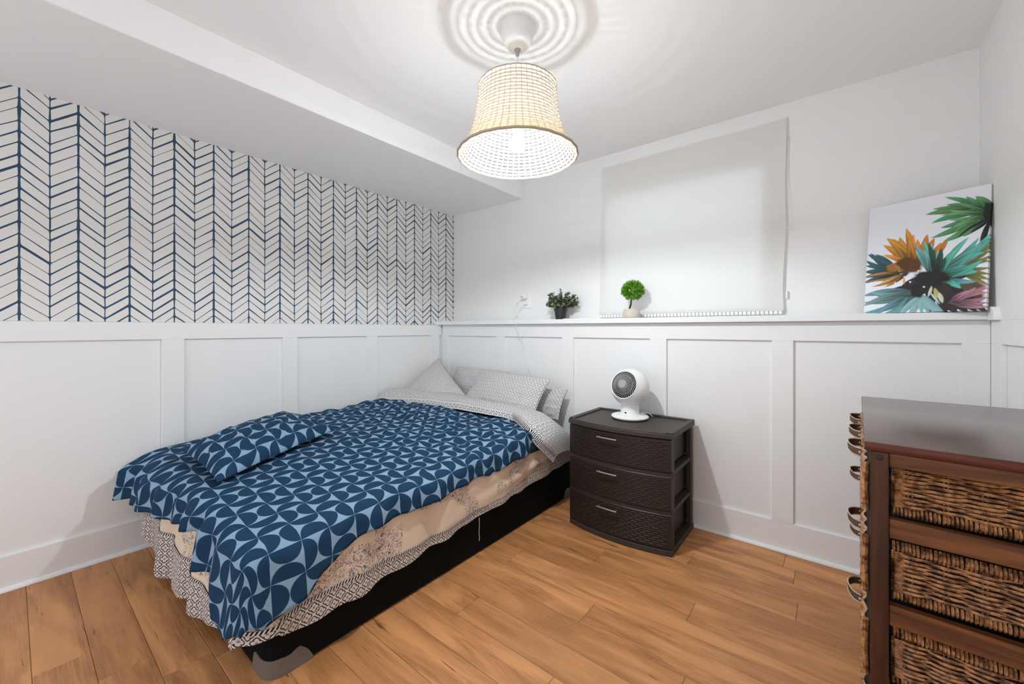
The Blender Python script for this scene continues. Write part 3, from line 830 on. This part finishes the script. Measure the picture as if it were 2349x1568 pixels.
for k in range(4):
    a = R(-118 + k*15); bm = BM()
    lathe(bm, [(.0034, -.002), (.0034, .0012), (.0028, .0017), (0, .0018)], 12, Matrix.Translation((FX + .076*math.cos(a), FY + .076*math.sin(a), FZ + .0235)))
    obj('button', bm, M['white'], fa)
bm = BM(); tube(bm, spline([(FX+.048, FY+.03, FZ+.03), (FX+.085, FY+.06, FZ+.030), (FX+.100, FY+.09, FZ+.006), (FX+.075, FY+.125, FZ+.006), (FX+.06, FY+.150, FZ+.012), (FX+.06, FY+.190, FZ-.01), (FX+.065, FY+.176, FZ-.14)], 6), .0026, 7); obj('power_cable', bm, M['cable'], fa)

# ---------------------------------------------------------------- dresser with wicker basket drawers
DW, DL = .375, .79
ds = thing('dresser', 'dark mahogany dresser with wicker basket drawers and leather straps by right wall', 'dresser', (2.764, -1.187, 0), R(-1.8))
def dobj(name, bm, m, parent=ds, **kw): return obj(name, bm, m, parent, local=True, **kw)
bm = BM(); box(bm, -.006, DW+.004, -.002, DL+.004, .831, .851, .003, 2)
o = dobj('top_board', bm, [M['top_edge'], M['dresser_top']])
for pl in o.data.polygons:
    if pl.normal.z > .9: pl.material_index = 1
for x0 in (.004, DW-.034):
    for y0 in (.0, DL-.036): dobj('post', box(BM(), x0, x0+.030, y0, y0+.036, 0, .831, .0015), M['mahogany_v'])
RAILS = ((.799,.831), (.645,.687), (.455,.499), (.265,.310), (.070,.115))
for z0, z1 in RAILS:
    for y0 in (.006, DL-.026):
        dobj('side_rail', box(BM(), .034, DW-.034, y0, y0+.020, z0, z1, .002), M['mahogany_h'])
for z0, z1 in ((.805,.831), (.070,.100)):
    dobj('front_rail', box(BM(), .008, .028, .036, DL-.036, z0, z1, .002), M['mahogany_h'])
for z0, z1 in RAILS[1:]:
    dobj('runner', box(BM(), .034, DW-.034, .026, .040, z1-.018, z1-.006, .001), M['mahogany_h'])
for yk in (.263, .527):
    dobj('divider_post', box(BM(), .010, .030, yk-.010, yk+.010, .100, .805, .0015), M['mahogany_v'])
dobj('back_panel', box(BM(), DW-.012, DW-.004, .036, DL-.036, .07, .82), M['mahogany_v'])
def wrap_row(bm, x0, x1, y, z0, z1, step=.0064, r=.0029):
    x = x0
    while x < x1:
        l = random.uniform(-.001, .001)
        tube(bm, [(x, y+.003, z0), (x+l*.5, y-.002, lerp(z0, z1, .3)), (x+l, y-.002, lerp(z0, z1, .7)), (x+l, y+.003, z1)], [r*.8, r, r, r*.8], 5)
        x += step
BZ = ((.688,.796), (.500,.628), (.312,.438), (.118,.246))
for c in range(3):
    y0 = .040 + c*.252; y1 = y0 + .206
    for r_, (z0, z1) in enumerate(BZ):
        bm = BM()
        # body: near-black liner added as painted shade behind the weave, front board of weave rows
        for q in ((.050, .325, y0+.010, y0+.014), (.050, .325, y1-.004, y1)): box(bm, q[0], q[1], q[2], q[3], z0, z1-.004)
        box(bm, .321, .325, y0+.010, y1, z0, z1-.004); box(bm, .050, .325, y0+.010, y1, z0, z0+.004); box(bm, .000, .006, y0-.002, y1+.002, z0, z1)
        bk_ = dobj('basket_drawer', bm, M['dark'])
        bm = BM(); nf = 8
        for k in range(nf):
            z = lerp(z0+.006, z1-.006, k/(nf-1)); ys = np.linspace(y0-.006, y1+.006, 40)
            tube(bm, [(-.004 + .003*math.sin(i*.55 + k*math.pi), y, z) for i, y in enumerate(ys)], .0052, 5)
        for yy in (y0-.004, y1+.004): tube(bm, [(-.003, yy, z0), (-.006, yy, (z0+z1)/2), (-.003, yy, z1)], .006, 6)
        dobj('front_weave', bm, M['wicker'], bk_, kind='stuff')
        if c == 0 and r_ < 3:
            top_b = z1 - (.0 if r_ == 0 else .022); bot_b = z0 + .020
            nw = 17 if r_ else 18
            for k in range(nw):
                z = lerp(bot_b + .003, top_b - .004, k/(nw-1)); n_ = 40; pts = []; rr = []
                for q in range(n_+1):
                    x = lerp(.056, .322, q/n_); phs = math.pi*(x-.070)/.054 + k*math.pi
                    pts.append((x, y0 + .003 - .0062*math.cos(phs) , z + .0012*math.sin(phs*.5 + k) + .0016*(x-.19)/.13*nz(k*.7, 1)))
                    rr.append(.0019 + .0019*max(0, math.cos(phs))**.6)
                bm = BM(); tube(bm, pts, rr, 6); dobj('weaver', bm, M['wicker'], bk_)
            for k in range(6):
                for d in (-.0032, .0032):
                    x = .070 + .054*k + d
                    if x > .324: continue
                    bm = BM(); tube(bm, [(x, y0+.003, z0+.004), (x, y0+.003, z1-.004)], .0018, 5); dobj('stake', bm, M['wicker'], bk_)
            bm = BM(); z = bot_b
            while z < top_b:
                tube(bm, [(.0415, y0+.004, z), (.046, y0-.004, z+.001), (.056, y0-.004, z+.001), (.062, y0+.003, z)], .0026, 5); z += .0047
            dobj('corner_wrap', bm, M['wicker'], bk_, kind='stuff')
            bm = BM(); wrap_row(bm, .044, .325, y0, z0, z0+.020); 
            if r_: wrap_row(bm, .044, .325, y0-.001, z1-.022, z1+.001)
            dobj('border_wrap', bm, M['wicker'], bk_, kind='stuff')
        if r_ == 0 or (r_ < 3 and c != 1):
            yc = (.222, .445, .657)[c]; zc = z1 - .006 - (.0 if r_ == 0 else .02)
            pts = [(-.010, yc-.042, zc-.008), (-.024, yc-.036, zc-.006), (-.034, yc-.018, zc-.002), (-.037, yc, zc+.001), (-.034, yc+.018, zc+.001), (-.024, yc+.036, zc), (-.010, yc+.042, zc)]
            sp = spline(pts, 5)
            bm = BM(); tube(bm, sp, .0013, 4, ry=.0100, up=(0,0,1))
            st = dobj('strap_handle', bm, M['leather'], bk_, ang=60, label='brown leather strap handle with pale stitched edges')
            bm = BM()
            for dz in (-.0096, .0096): tube(bm, [p + Vector((0,0,dz)) for p in sp], .0017, 4)
            for p in (sp[0], sp[-1]): lathe(bm, [(0,.003),(.0035,.002),(.0035,-.002),(0,-.003)], 8, Matrix.Translation(p + Vector((-.003,0,0))) @ Matrix.Rotation(R(90), 4, 'Y'))
            e_ = bm; me_ = obj('strap_stitching', bm, M['strap_edge'], bk_, local=True, kind='stuff')
bm = BM(); lathe(bm, [(0,.002),(.0045,.002),(.0060,.001),(.0060,-.002),(0,-.002)], 14, Matrix.Translation((.019,-.0008,.819)) @ Matrix.Rotation(R(90), 4, 'X'))
dobj('screw_cap', bm, M['dark'])
bm = pillow((.09,.075,.715), (.28,.075,.715), (.28,.215,.715), (.09,.215,.715), .05, 2, n=14)
bmesh.ops.transform(bm, matrix=Matrix.Translation((2.764,-1.187,0)) @ Matrix.Rotation(R(-1.8), 4, 'Z'), verts=bm.verts)
tag(obj('folded_cloth', bm, M['blue_cloth']), 'blue cloth lying inside the nearest top basket of the dresser', 'cloth')

# ---------------------------------------------------------------- canvas print leaning in the corner
cw, ch, cth = .384, .497, .020
TLc = Vector((2.834, .137, 1.660)); TRc = Vector((3.176, -.020, 1.660))
ux = (TRc-TLc).normalized(); nf = Vector((ux.y, -ux.x, 0))     # facing the room
lean = .060
uy = Vector((-nf.x*lean, -nf.y*lean, .4885)).normalized(); fn = ux.cross(uy).normalized()
org = TLc - uy*.4925
HH = Matrix(((ux.x, uy.x, fn.x, org.x), (ux.y, uy.y, fn.y, org.y), (ux.z, uy.z, fn.z, org.z), (0,0,0,1)))
cw = (TRc-TLc).length; ch = .4925
cv = thing('canvas_print', 'canvas print of green, teal and orange palm leaves leaning on the ledge', 'picture', org)
# paint the print: leaf strokes in the frame of the photographed picture, mapped by a homography
src = [(215,392), (1332,148), (1272,1312), (155,1332)]; dst = [(0,1), (1,1), (1,0), (0,0)]
Am = []; bv = []
for (x, y), (u, w_) in zip(src, dst):
    Am += [[x,y,1,0,0,0,-u*x,-u*y], [0,0,0,x,y,1,-w_*x,-w_*y]]; bv += [u, w_]
hh = np.append(np.linalg.solve(np.array(Am, float), np.array(bv, float)), 1).reshape(3,3)
def h2(x, y): q = hh @ np.array([x, y, 1.0]); return q[0]/q[2], q[1]/q[2]
NX, NY = 280, 360
img = np.empty((NY+1, NX+1, 3)); gx, gy = np.meshgrid(np.linspace(0,1,NX+1), np.linspace(0,1,NY+1))
img[:] = np.array((.76,.78,.83)) + (gx[...,None]*.02)
rs = np.random.RandomState(4)
ASP = cw/ch
def stroke(p0, p1, p2, wd, col, col2=None, a=1.0, fray=.0):
    """tapered leaf along a quadratic curve; coordinates in the photographed frame"""
    global img
    q0, q1, q2 = [np.array(h2(*p)) for p in (p0, p1, p2)]
    best = np.full(gx.shape, 9.0); tt = np.zeros(gx.shape); sd = np.zeros(gx.shape)
    for t in np.linspace(0, 1, 44):
        c = (1-t)**2*q0 + 2*t*(1-t)*q1 + t*t*q2; d = 2*(1-t)*(q1-q0) + 2*t*(q2-q1)
        dx = (gx-c[0])*ASP; dy = gy-c[1]; dist_ = np.hypot(dx, dy)
        mk = dist_ < best; best[mk] = dist_[mk]; tt[mk] = t; sd[mk] = (dx*d[1]-dy*d[0]*ASP)[mk]
    ww = wd*np.clip(np.sin(np.pi*np.clip(tt*.93+.07, 0, 1))**.7, .0, 1)*(1 + fray*np.sin(tt*60))
    m_ = np.clip((ww-best)/.0035, 0, 1)*a
    c1 = np.array(col); c2 = np.array(col2 if col2 is not None else col)
    mixc = np.clip(tt*1.15 - .1 + .18*np.sin(best/wd*7+tt*9), 0, 1)[...,None]
    colr = c1*(1-mixc) + c2*mixc
    colr = colr*(1 + .22*np.sign(sd)[...,None]*np.clip(best/wd, 0, 1)[...,None])
    img = img*(1-m_[...,None]) + colr*m_[...,None]
def blob(cx, cy, rx, ry, col, ang=0, soft=.25):
    global img
    hx, hy = h2(cx, cy); ex = np.array(h2(cx+rx, cy)) - (hx, hy); ey = np.array(h2(cx, cy+ry)) - (hx, hy)
    Minv = np.linalg.inv(np.array([ex, ey]).T); P_ = np.stack([gx-hx, gy-hy], -1) @ Minv.T
    rr = np.hypot(P_[...,0], P_[...,1]) + .05*np.sin(np.arctan2(P_[...,1], P_[...,0])*5+cx)
    m_ = np.clip((1-rr)/soft, 0, 1)[...,None]; img = img*(1-m_) + np.array(col)*m_
def fan(c, tips, col, tip, wd, bend_=.12, jit=.15, a=1.0):
    for x, y in tips:
        y += 30 if y > 1285 else 0; x += 22 if x > 1262 else (-18 if x < 190 else 0)
        dx, dy = x-c[0], y-c[1]; k = bend_*(1 if rs.rand() > .4 else -1)*rs.uniform(.4, 1)
        mid = (c[0]+dx*.55 - dy*k, c[1]+dy*.55 + dx*k); f = rs.uniform(1-jit, 1+jit)
        stroke(c, mid, (x, y), wd*rs.uniform(.75, 1.2), [q*f for q in col], [q*rs.uniform(.85, 1.15) for q in tip], a)
DK = (.022,.020,.020)
fan((470,980), [(190,800),(215,788),(186,850),(180,905),(178,960),(172,1010),(168,1060),(260,800),(300,850)], DK, (.045,.125,.15), .026)
fan((1010,930), [(1318,640),(1325,680),(1318,740),(1310,800),(1300,860),(1295,920),(1290,980),(1285,1030),(1280,1080),(1200,820)], (.05,.05,.025), (.24,.22,.075), .018)
blob(1080, 1190, 190, 130, (.07,.055,.045)); blob(1130, 1100, 150, 60, (.10,.075,.045))
fan((800,1040), [(600,1190),(680,1250),(760,1300),(900,1310),(1000,1310),(1100,1310),(1200,1310),(1265,1310),(500,1085),(420,1110),(360,1130),(1100,1000),(560,1060),(900,900)], DK, (.035,.030,.028), .040, .08)
fan((930,1240), [(1270,1070),(1275,1110),(1275,1150),(1275,1190),(1275,1240),(1180,1100),(1120,1130),(1275,1280)], (.07,.045,.05), (.46,.21,.27), .022)
fan((620,930), [(540,560),(415,655),(480,640),(610,612),(330,715),(326,805),(360,650),(575,630),(640,660),(400,890)], (.09,.035,.015), (.72,.29,.045), .030)
fan((700,900), [(735,615),(930,640),(860,690),(690,690),(800,650)], (.10,.04,.015), (.55,.21,.04), .028)
blob(560, 900, 150, 80, (.10,.045,.018)); blob(420, 920, 70, 40, (.30,.13,.03))
fan((560,970), [(175,1010),(178,1045),(222,1092),(250,1085),(300,1060),(380,1010),(430,900),(330,1100)], DK, (.52,.25,.05), .014)
fan((1345,400), [(890,278),(1090,268),(775,390),(800,415),(710,442),(765,520),(760,655),(870,690),(980,600),(900,350),(850,560),(1060,640),(1180,270)], (.02,.035,.022), (.11,.32,.14), .026, .10)
fan((1330,440), [(930,400),(900,480),(1000,330),(840,450),(960,560)], (.03,.06,.03), (.17,.42,.20), .018, .08)
blob(1310, 420, 70, 110, (.022,.026,.022))
fan((1320,470), [(1230,770),(1000,660),(1120,600),(1215,700)], DK, (.03,.035,.03), .014)
fan((640,1150), [(165,1175),(162,1235),(165,1295),(240,1325),(310,1320),(370,1320),(440,1320),(205,1140),(165,1265)], (.05,.085,.085), (.17,.34,.35), .030, .16)
fan((690,1170), [(500,1312),(560,1312),(610,1312),(680,1306),(745,1306),(800,1308),(850,1304),(885,1300),(470,1315)], (.20,.36,.35), (.24,.43,.43), .026)
fan((820,1010), [(1308,590),(1318,625),(1262,780),(1215,640),(1120,640),(1240,700),(1180,760),(1200,960),(1185,1050),(1040,1112),(1100,900),(1020,740),(1240,850)], (.03,.075,.06), (.13,.47,.39), .030)
fan((780,1000), [(622,760),(695,668),(765,690),(830,760),(610,700),(700,760)], (.03,.075,.06), (.20,.46,.38), .024)
fan((800,990), [(800,750),(740,690),(860,740),(900,820)], DK, (.035,.09,.07), .022)
blob(770, 1010, 210, 68, DK); blob(640, 1130, 75, 72, DK); blob(900, 1130, 60, 90, (.04,.032,.028))
for q in ((560,985),(605,995),(650,950),(525,1005),(510,1040),(575,1050),(440,1058),(350,1085),(700,1095),(705,1165),(640,970)): blob(q[0], q[1], 13, 10, (.68,.68,.70), soft=.4)
blob(520, 1040, 10, 34, (.62,.30,.05))
stroke((770,1090), (765,1130), (735,1190), .012, (.55,.52,.28), (.60,.62,.58)); stroke((800,1110), (820,1170), (835,1200), .018, (.42,.40,.14)); stroke((838,1150), (860,1200), (870,1245), .016, (.60,.60,.45)); stroke((760,1150), (800,1190), (850,1260), .010, (.45,.60,.58))
img = np.clip(img, .008, 1)
bm = BM(); cl_ = bm.verts.layers.float_color.new('print')
vs = [[None]*(NX+1) for _ in range(NY+1)]
for j in range(NY+1):
    for i in range(NX+1):
        v_ = bm.verts.new((cw*i/NX, ch*j/NY, .0004)); v_[cl_] = (*img[j, i], 1); vs[j][i] = v_
for j in range(NY):
    for i in range(NX): bm.faces.new((vs[j][i], vs[j][i+1], vs[j+1][i+1], vs[j+1][i]))
def wrap_edge(line, dz):
    prev = None
    for v_ in line:
        n_ = bm.verts.new((v_.co.x, v_.co.y, dz)); n_[cl_] = v_[cl_]
        if prev: bm.faces.new((prev[0], v_, n_, prev[1])) if False else bm.faces.new((prev[0], prev[1], n_, v_))
        prev = (v_, n_)
wrap_edge([vs[j][NX] for j in range(NY+1)], -cth); wrap_edge([vs[j][0] for j in range(NY+1)], -cth)
wrap_edge([vs[NY][i] for i in range(NX+1)], -cth); wrap_edge([vs[0][i] for i in range(NX+1)], -cth)
bmesh.ops.recalc_face_normals(bm, faces=bm.faces)
bmesh.ops.transform(bm, matrix=HH, verts=bm.verts)
m = M['print'] = mat('printed_canvas', rough=.7, spec=.25); nt = m.node_tree
at = nt.nodes.new('ShaderNodeAttribute'); at.attribute_name = 'print'; nt.links.new(at.outputs['Color'], PB(m).inputs['Base Color'])
obj('printed_canvas', bm, m, cv, smooth=False)
bm = BM()
for q in ((.001, cw-.001, .001, .03), (.001, cw-.001, ch-.03, ch-.001), (.001, .03, .03, ch-.03), (cw-.03, cw-.001, .03, ch-.03)): box(bm, q[0], q[1], q[2], q[3], -cth, -.001)
bmesh.ops.transform(bm, matrix=HH, verts=bm.verts); obj('stretcher_frame', bm, mat('pine', (.55,.42,.26), .7), cv)

# ---------------------------------------------------------------- plants on the ledge
ZL = 1.168
pp = thing('potted_plant', 'small leafy plant in a black pot on the ledge left of the blind', 'plant', (1.187, .065, ZL))
T = Matrix.Translation((1.187, .065, ZL))
obj('pot', lathe(BM(), [(0, 0), (.034, 0), (.036, .004), (.044, .062), (.0475, .063), (.0485, .080), (.0455, .080), (.0435, .066), (0, .066)], 36, T), M['pot_black'], pp)
obj('soil', lathe(BM(), [(0, .070), (.0435, .068)], 24, T), M['soil'], pp)
m = M['leaf1'] = mat('dusty_leaf', rough=.6, spec=.3); v = coords(m); g = noi(m, v, 60, 2)
ge = m.node_tree.nodes.new('ShaderNodeNewGeometry')
c = mix(m, g.step(.35,.65), (.028,.045,.022), (.13,.165,.08)); c = mix(m, E_(m.node_tree, ge.outputs['Random Per Island'])*.6, c, (.27,.32,.18)); setcol(m, c)
bl_m, bs_m = BM(), BM()
def leaf(bm, p, d, n_, ln, wd):
    d = d.normalized(); s = d.cross(n_).normalized()
    pts = [p, p + d*ln*.28 + s*wd*.8 + n_*ln*.08, p + d*ln*.66 + s*wd*.9 + n_*ln*.10, p + d*ln + n_*ln*.05, p + d*ln*.66 - s*wd*.9 + n_*ln*.10, p + d*ln*.28 - s*wd*.8 + n_*ln*.08, p + d*ln*.5]
    V_ = [bm.verts.new(q) for q in pts]
    for i in range(6): bm.faces.new((V_[i], V_[(i+1) % 6], V_[6]))
rl = random.Random(5)
for k in range(78):
    az = rl.uniform(0, 2*math.pi); el = math.acos(rl.uniform(.12, 1.0)); ln = rl.uniform(.060, .125)*(1.0 - .10*(1-math.cos(el)))
    d0 = Vector((math.sin(el)*math.cos(az), math.sin(el)*math.sin(az), math.cos(el)))
    b0 = Vector((1.187 + .015*math.cos(az), .065 + .015*math.sin(az), ZL+.066)); 
    pts = spline([b0, b0 + Vector((0,0,.02)) + d0*ln*.35, b0 + Vector((0,0,.02)) + d0*ln*.75, b0 + d0*ln*1.0 + Vector((0,0,.022))], 4)
    for p in pts: p.y = min(p.y, .160)
    tube(bs_m, pts, .0009, 4)
    for j in range(4, len(pts)):
        p = pts[j]; t_ = (pts[j]-pts[j-1]).normalized()
        for sg in (0, 1, 2):
            ra = rl.uniform(0, 6.28); ax = t_.orthogonal().normalized(); ax.rotate(Matrix.Rotation(ra, 3, t_))
            dd_ = (ax + t_*.5).normalized(); 
            if (p + dd_*.018).y < .170: leaf(bl_m, p, dd_, (t_ - ax*.3).normalized(), rl.uniform(.011, .018), rl.uniform(.0045, .007))
obj('stems', bs_m, M['bark'], pp, kind='stuff'); obj('foliage', bl_m, M['leaf1'], pp, smooth=False, kind='stuff')

tp = thing('topiary', 'bright green ball topiary in a pale stone pot before the blind', 'plant', (1.713, .052, ZL))
T = Matrix.Translation((1.713, .052, ZL))
m = M['stone_pot'] = mat('stone_pot', rough=.85, spec=.2); v = coords(m); g = noi(m, v, 45, 3)
setcol(m, mix(m, g.step(.35,.65), (.62,.50,.40), (.62,.58,.52)))
obj('pot', lathe(BM(), [(0, 0), (.040, 0), (.046, .004), (.0505, .015), (.0505, .032), (.0470, .052), (.0435, .058), (.040, .058), (.037, .048), (0, .046)], 36, T), M['stone_pot'], tp)
bm = BM(); tube(bm, spline([(1.703,.052,ZL+.044), (1.702,.052,ZL+.070), (1.709,.050,ZL+.085), (1.711,.051,ZL+.110), (1.717,.052,ZL+.150)], 4), [.0085,.0080,.0075,.0072,.0066,.0062,.0066,.0064,.0060,.0058,.0056,.0055,.0054,.0052,.0050,.0050,.0050], 8); obj('trunk', bm, M['bark'], tp)
m = M['leaf2'] = mat('needle_leaf', rough=.5, spec=.35); ge = m.node_tree.nodes.new('ShaderNodeNewGeometry')
setcol(m, mix(m, E_(m.node_tree, ge.outputs['Random Per Island']), (.045,.17,.018), (.26,.52,.055)))
bm = BM(); cc = Vector((1.724, .045, ZL+.166))
for k in range(1500):
    z_ = 1 - 2*(k+.5)/1500; a = k*2.39996; d_ = Vector((math.sqrt(1-z_*z_)*math.cos(a), math.sqrt(1-z_*z_)*math.sin(a), z_))
    if d_.z < -.82: continue
    d_ = (d_ + Vector((rl.uniform(-.25,.25), rl.uniform(-.25,.25), rl.uniform(-.25,.25)))).normalized()
    rad = rl.uniform(.068, .081)*(.86 if d_.z < -.3 else 1); up_ = d_.orthogonal().normalized(); up_.rotate(Matrix.Rotation(rl.uniform(0, 6.28), 3, d_))
    p0 = cc + d_*.035; p1 = cc + d_*rad*Vector((1,1,1)).x
    if p1.y > .118: continue
    s_ = up_*.0028; pm = p0.lerp(p1, .62)
    V_ = [bm.verts.new(q) for q in (p0, pm + s_, p1, pm - s_, pm + d_.cross(up_)*.0018)]
    for q in ((0,1,4),(1,2,4),(2,3,4),(3,0,4)): bm.faces.new([V_[i] for i in q])
lathe(bm, [(.052*math.sin(a), cc.z + .052*math.cos(a)) for a in np.linspace(0, math.pi*.8, 9)] + [(0, cc.z-.042)], 16, Matrix.Translation((cc.x, cc.y, 0)))
obj('needle_ball', bm, M['leaf2'], tp, smooth=False, kind='stuff')

# ---------------------------------------------------------------- outlet, charger and cables
ol = thing('wall_outlet', 'white wall outlet plate above the ledge left of the leafy plant', 'outlet', (.805, YU, 1.325))
obj('cover_plate', box(BM(), .762, .850, YU-.006, YU, 1.266, 1.386, .002), M['white'], ol)
for z in (1.301, 1.350):
    obj('receptacle', box(BM(), .788, .824, YU-.008, YU-.005, z-.015, z+.015, .002), M['white'], ol)
    bm = BM()
    for dx in (-.007, .007): box(bm, .806+dx-.001, .806+dx+.001, YU-.0085, YU-.0075, z-.005, z+.006)
    obj('slots', bm, M['dark'], ol, smooth=False, kind='stuff')
cg = thing('phone_charger', 'white charger with a looped cable plugged in the outlet, cable on ledge', 'charger', (.80, YU-.02, 1.352))
obj('adapter', box(BM(), .788, .824, YU-.052, YU-.0085, 1.338, 1.368, .003), M['white'], cg)
bm = BM(); box(bm, .797, .815, YU-.070, YU-.052, 1.347, 1.359, .002); obj('connector', bm, M['white'], cg)
bm = BM(); box(bm, .800, .812, YU-.0722, YU-.0700, 1.349, 1.357); obj('connector_tip', bm, M['grey_plastic'], cg)
bm = BM(); tube(bm, spline([(.806, YU-.068, 1.353), (.796, .075, 1.350), (.775, .065, 1.325), (.775, .060, 1.295), (.800, .065, 1.240), (.835, .070, 1.203), (.885, .072, 1.182), (.95, .075, 1.1712), (1.08, .098, 1.1706), (1.19, .128, 1.1706), (1.27, .105, 1.1706), (1.30, .030, 1.1706), (1.262, -.005, 1.1706), (1.245, .004, 1.1706), (1.26, .030, 1.1706), (1.33, .060, 1.1706), (1.42, .085, 1.1706)], 8), .0017, 6); obj('cable', bm, M['cable'], cg)
c2 = thing('hanging_cable', 'thin white cable hanging over the ledge down behind the pillows', 'cable', (.82, YU-.02, 1.30))
bm = BM(); box(bm, .800, .824, YU-.034, YU-.0085, 1.293, 1.309, .002); obj('plug', bm, M['white'], c2)
bm = BM(); tube(bm, spline([(.810, YU-.032, 1.300), (.795, .120, 1.285), (.760, .095, 1.230), (.740, .070, 1.188), (.755, .035, 1.1708), (.815, .008, 1.1712), (.842, -.018, 1.1706), (.850, -.0235, 1.150), (.855, -.0235, 1.125), (.874, -.012, 1.052), (.890, .006, 1.010), (.897, .020, .93), (.915, .022, .86), (.945, .012, .81), (.985, .000, .765), (1.02, .002, .70), (1.03, .004, .60)], 8), .0018, 6); obj('cable', bm, M['cable'], c2)
# two picture nails left in the wall
for i, (x, z) in enumerate(((.427, 1.52), (1.010, 1.518))):
    bm = BM(); lathe(bm, [(0, .004), (.0022, .0035), (.0022, .002), (.001, .002), (.001, -.01)], 8, Matrix.Translation((x, YU, z)) @ Matrix.Rotation(R(90), 4, 'X'))
    tag(obj('nail', bm, M['guard']), ('small nail left in the back wall nearest the wallpaper', 'small nail left in the back wall above the leafy plant')[i], 'nail', 'nails in the back wall')
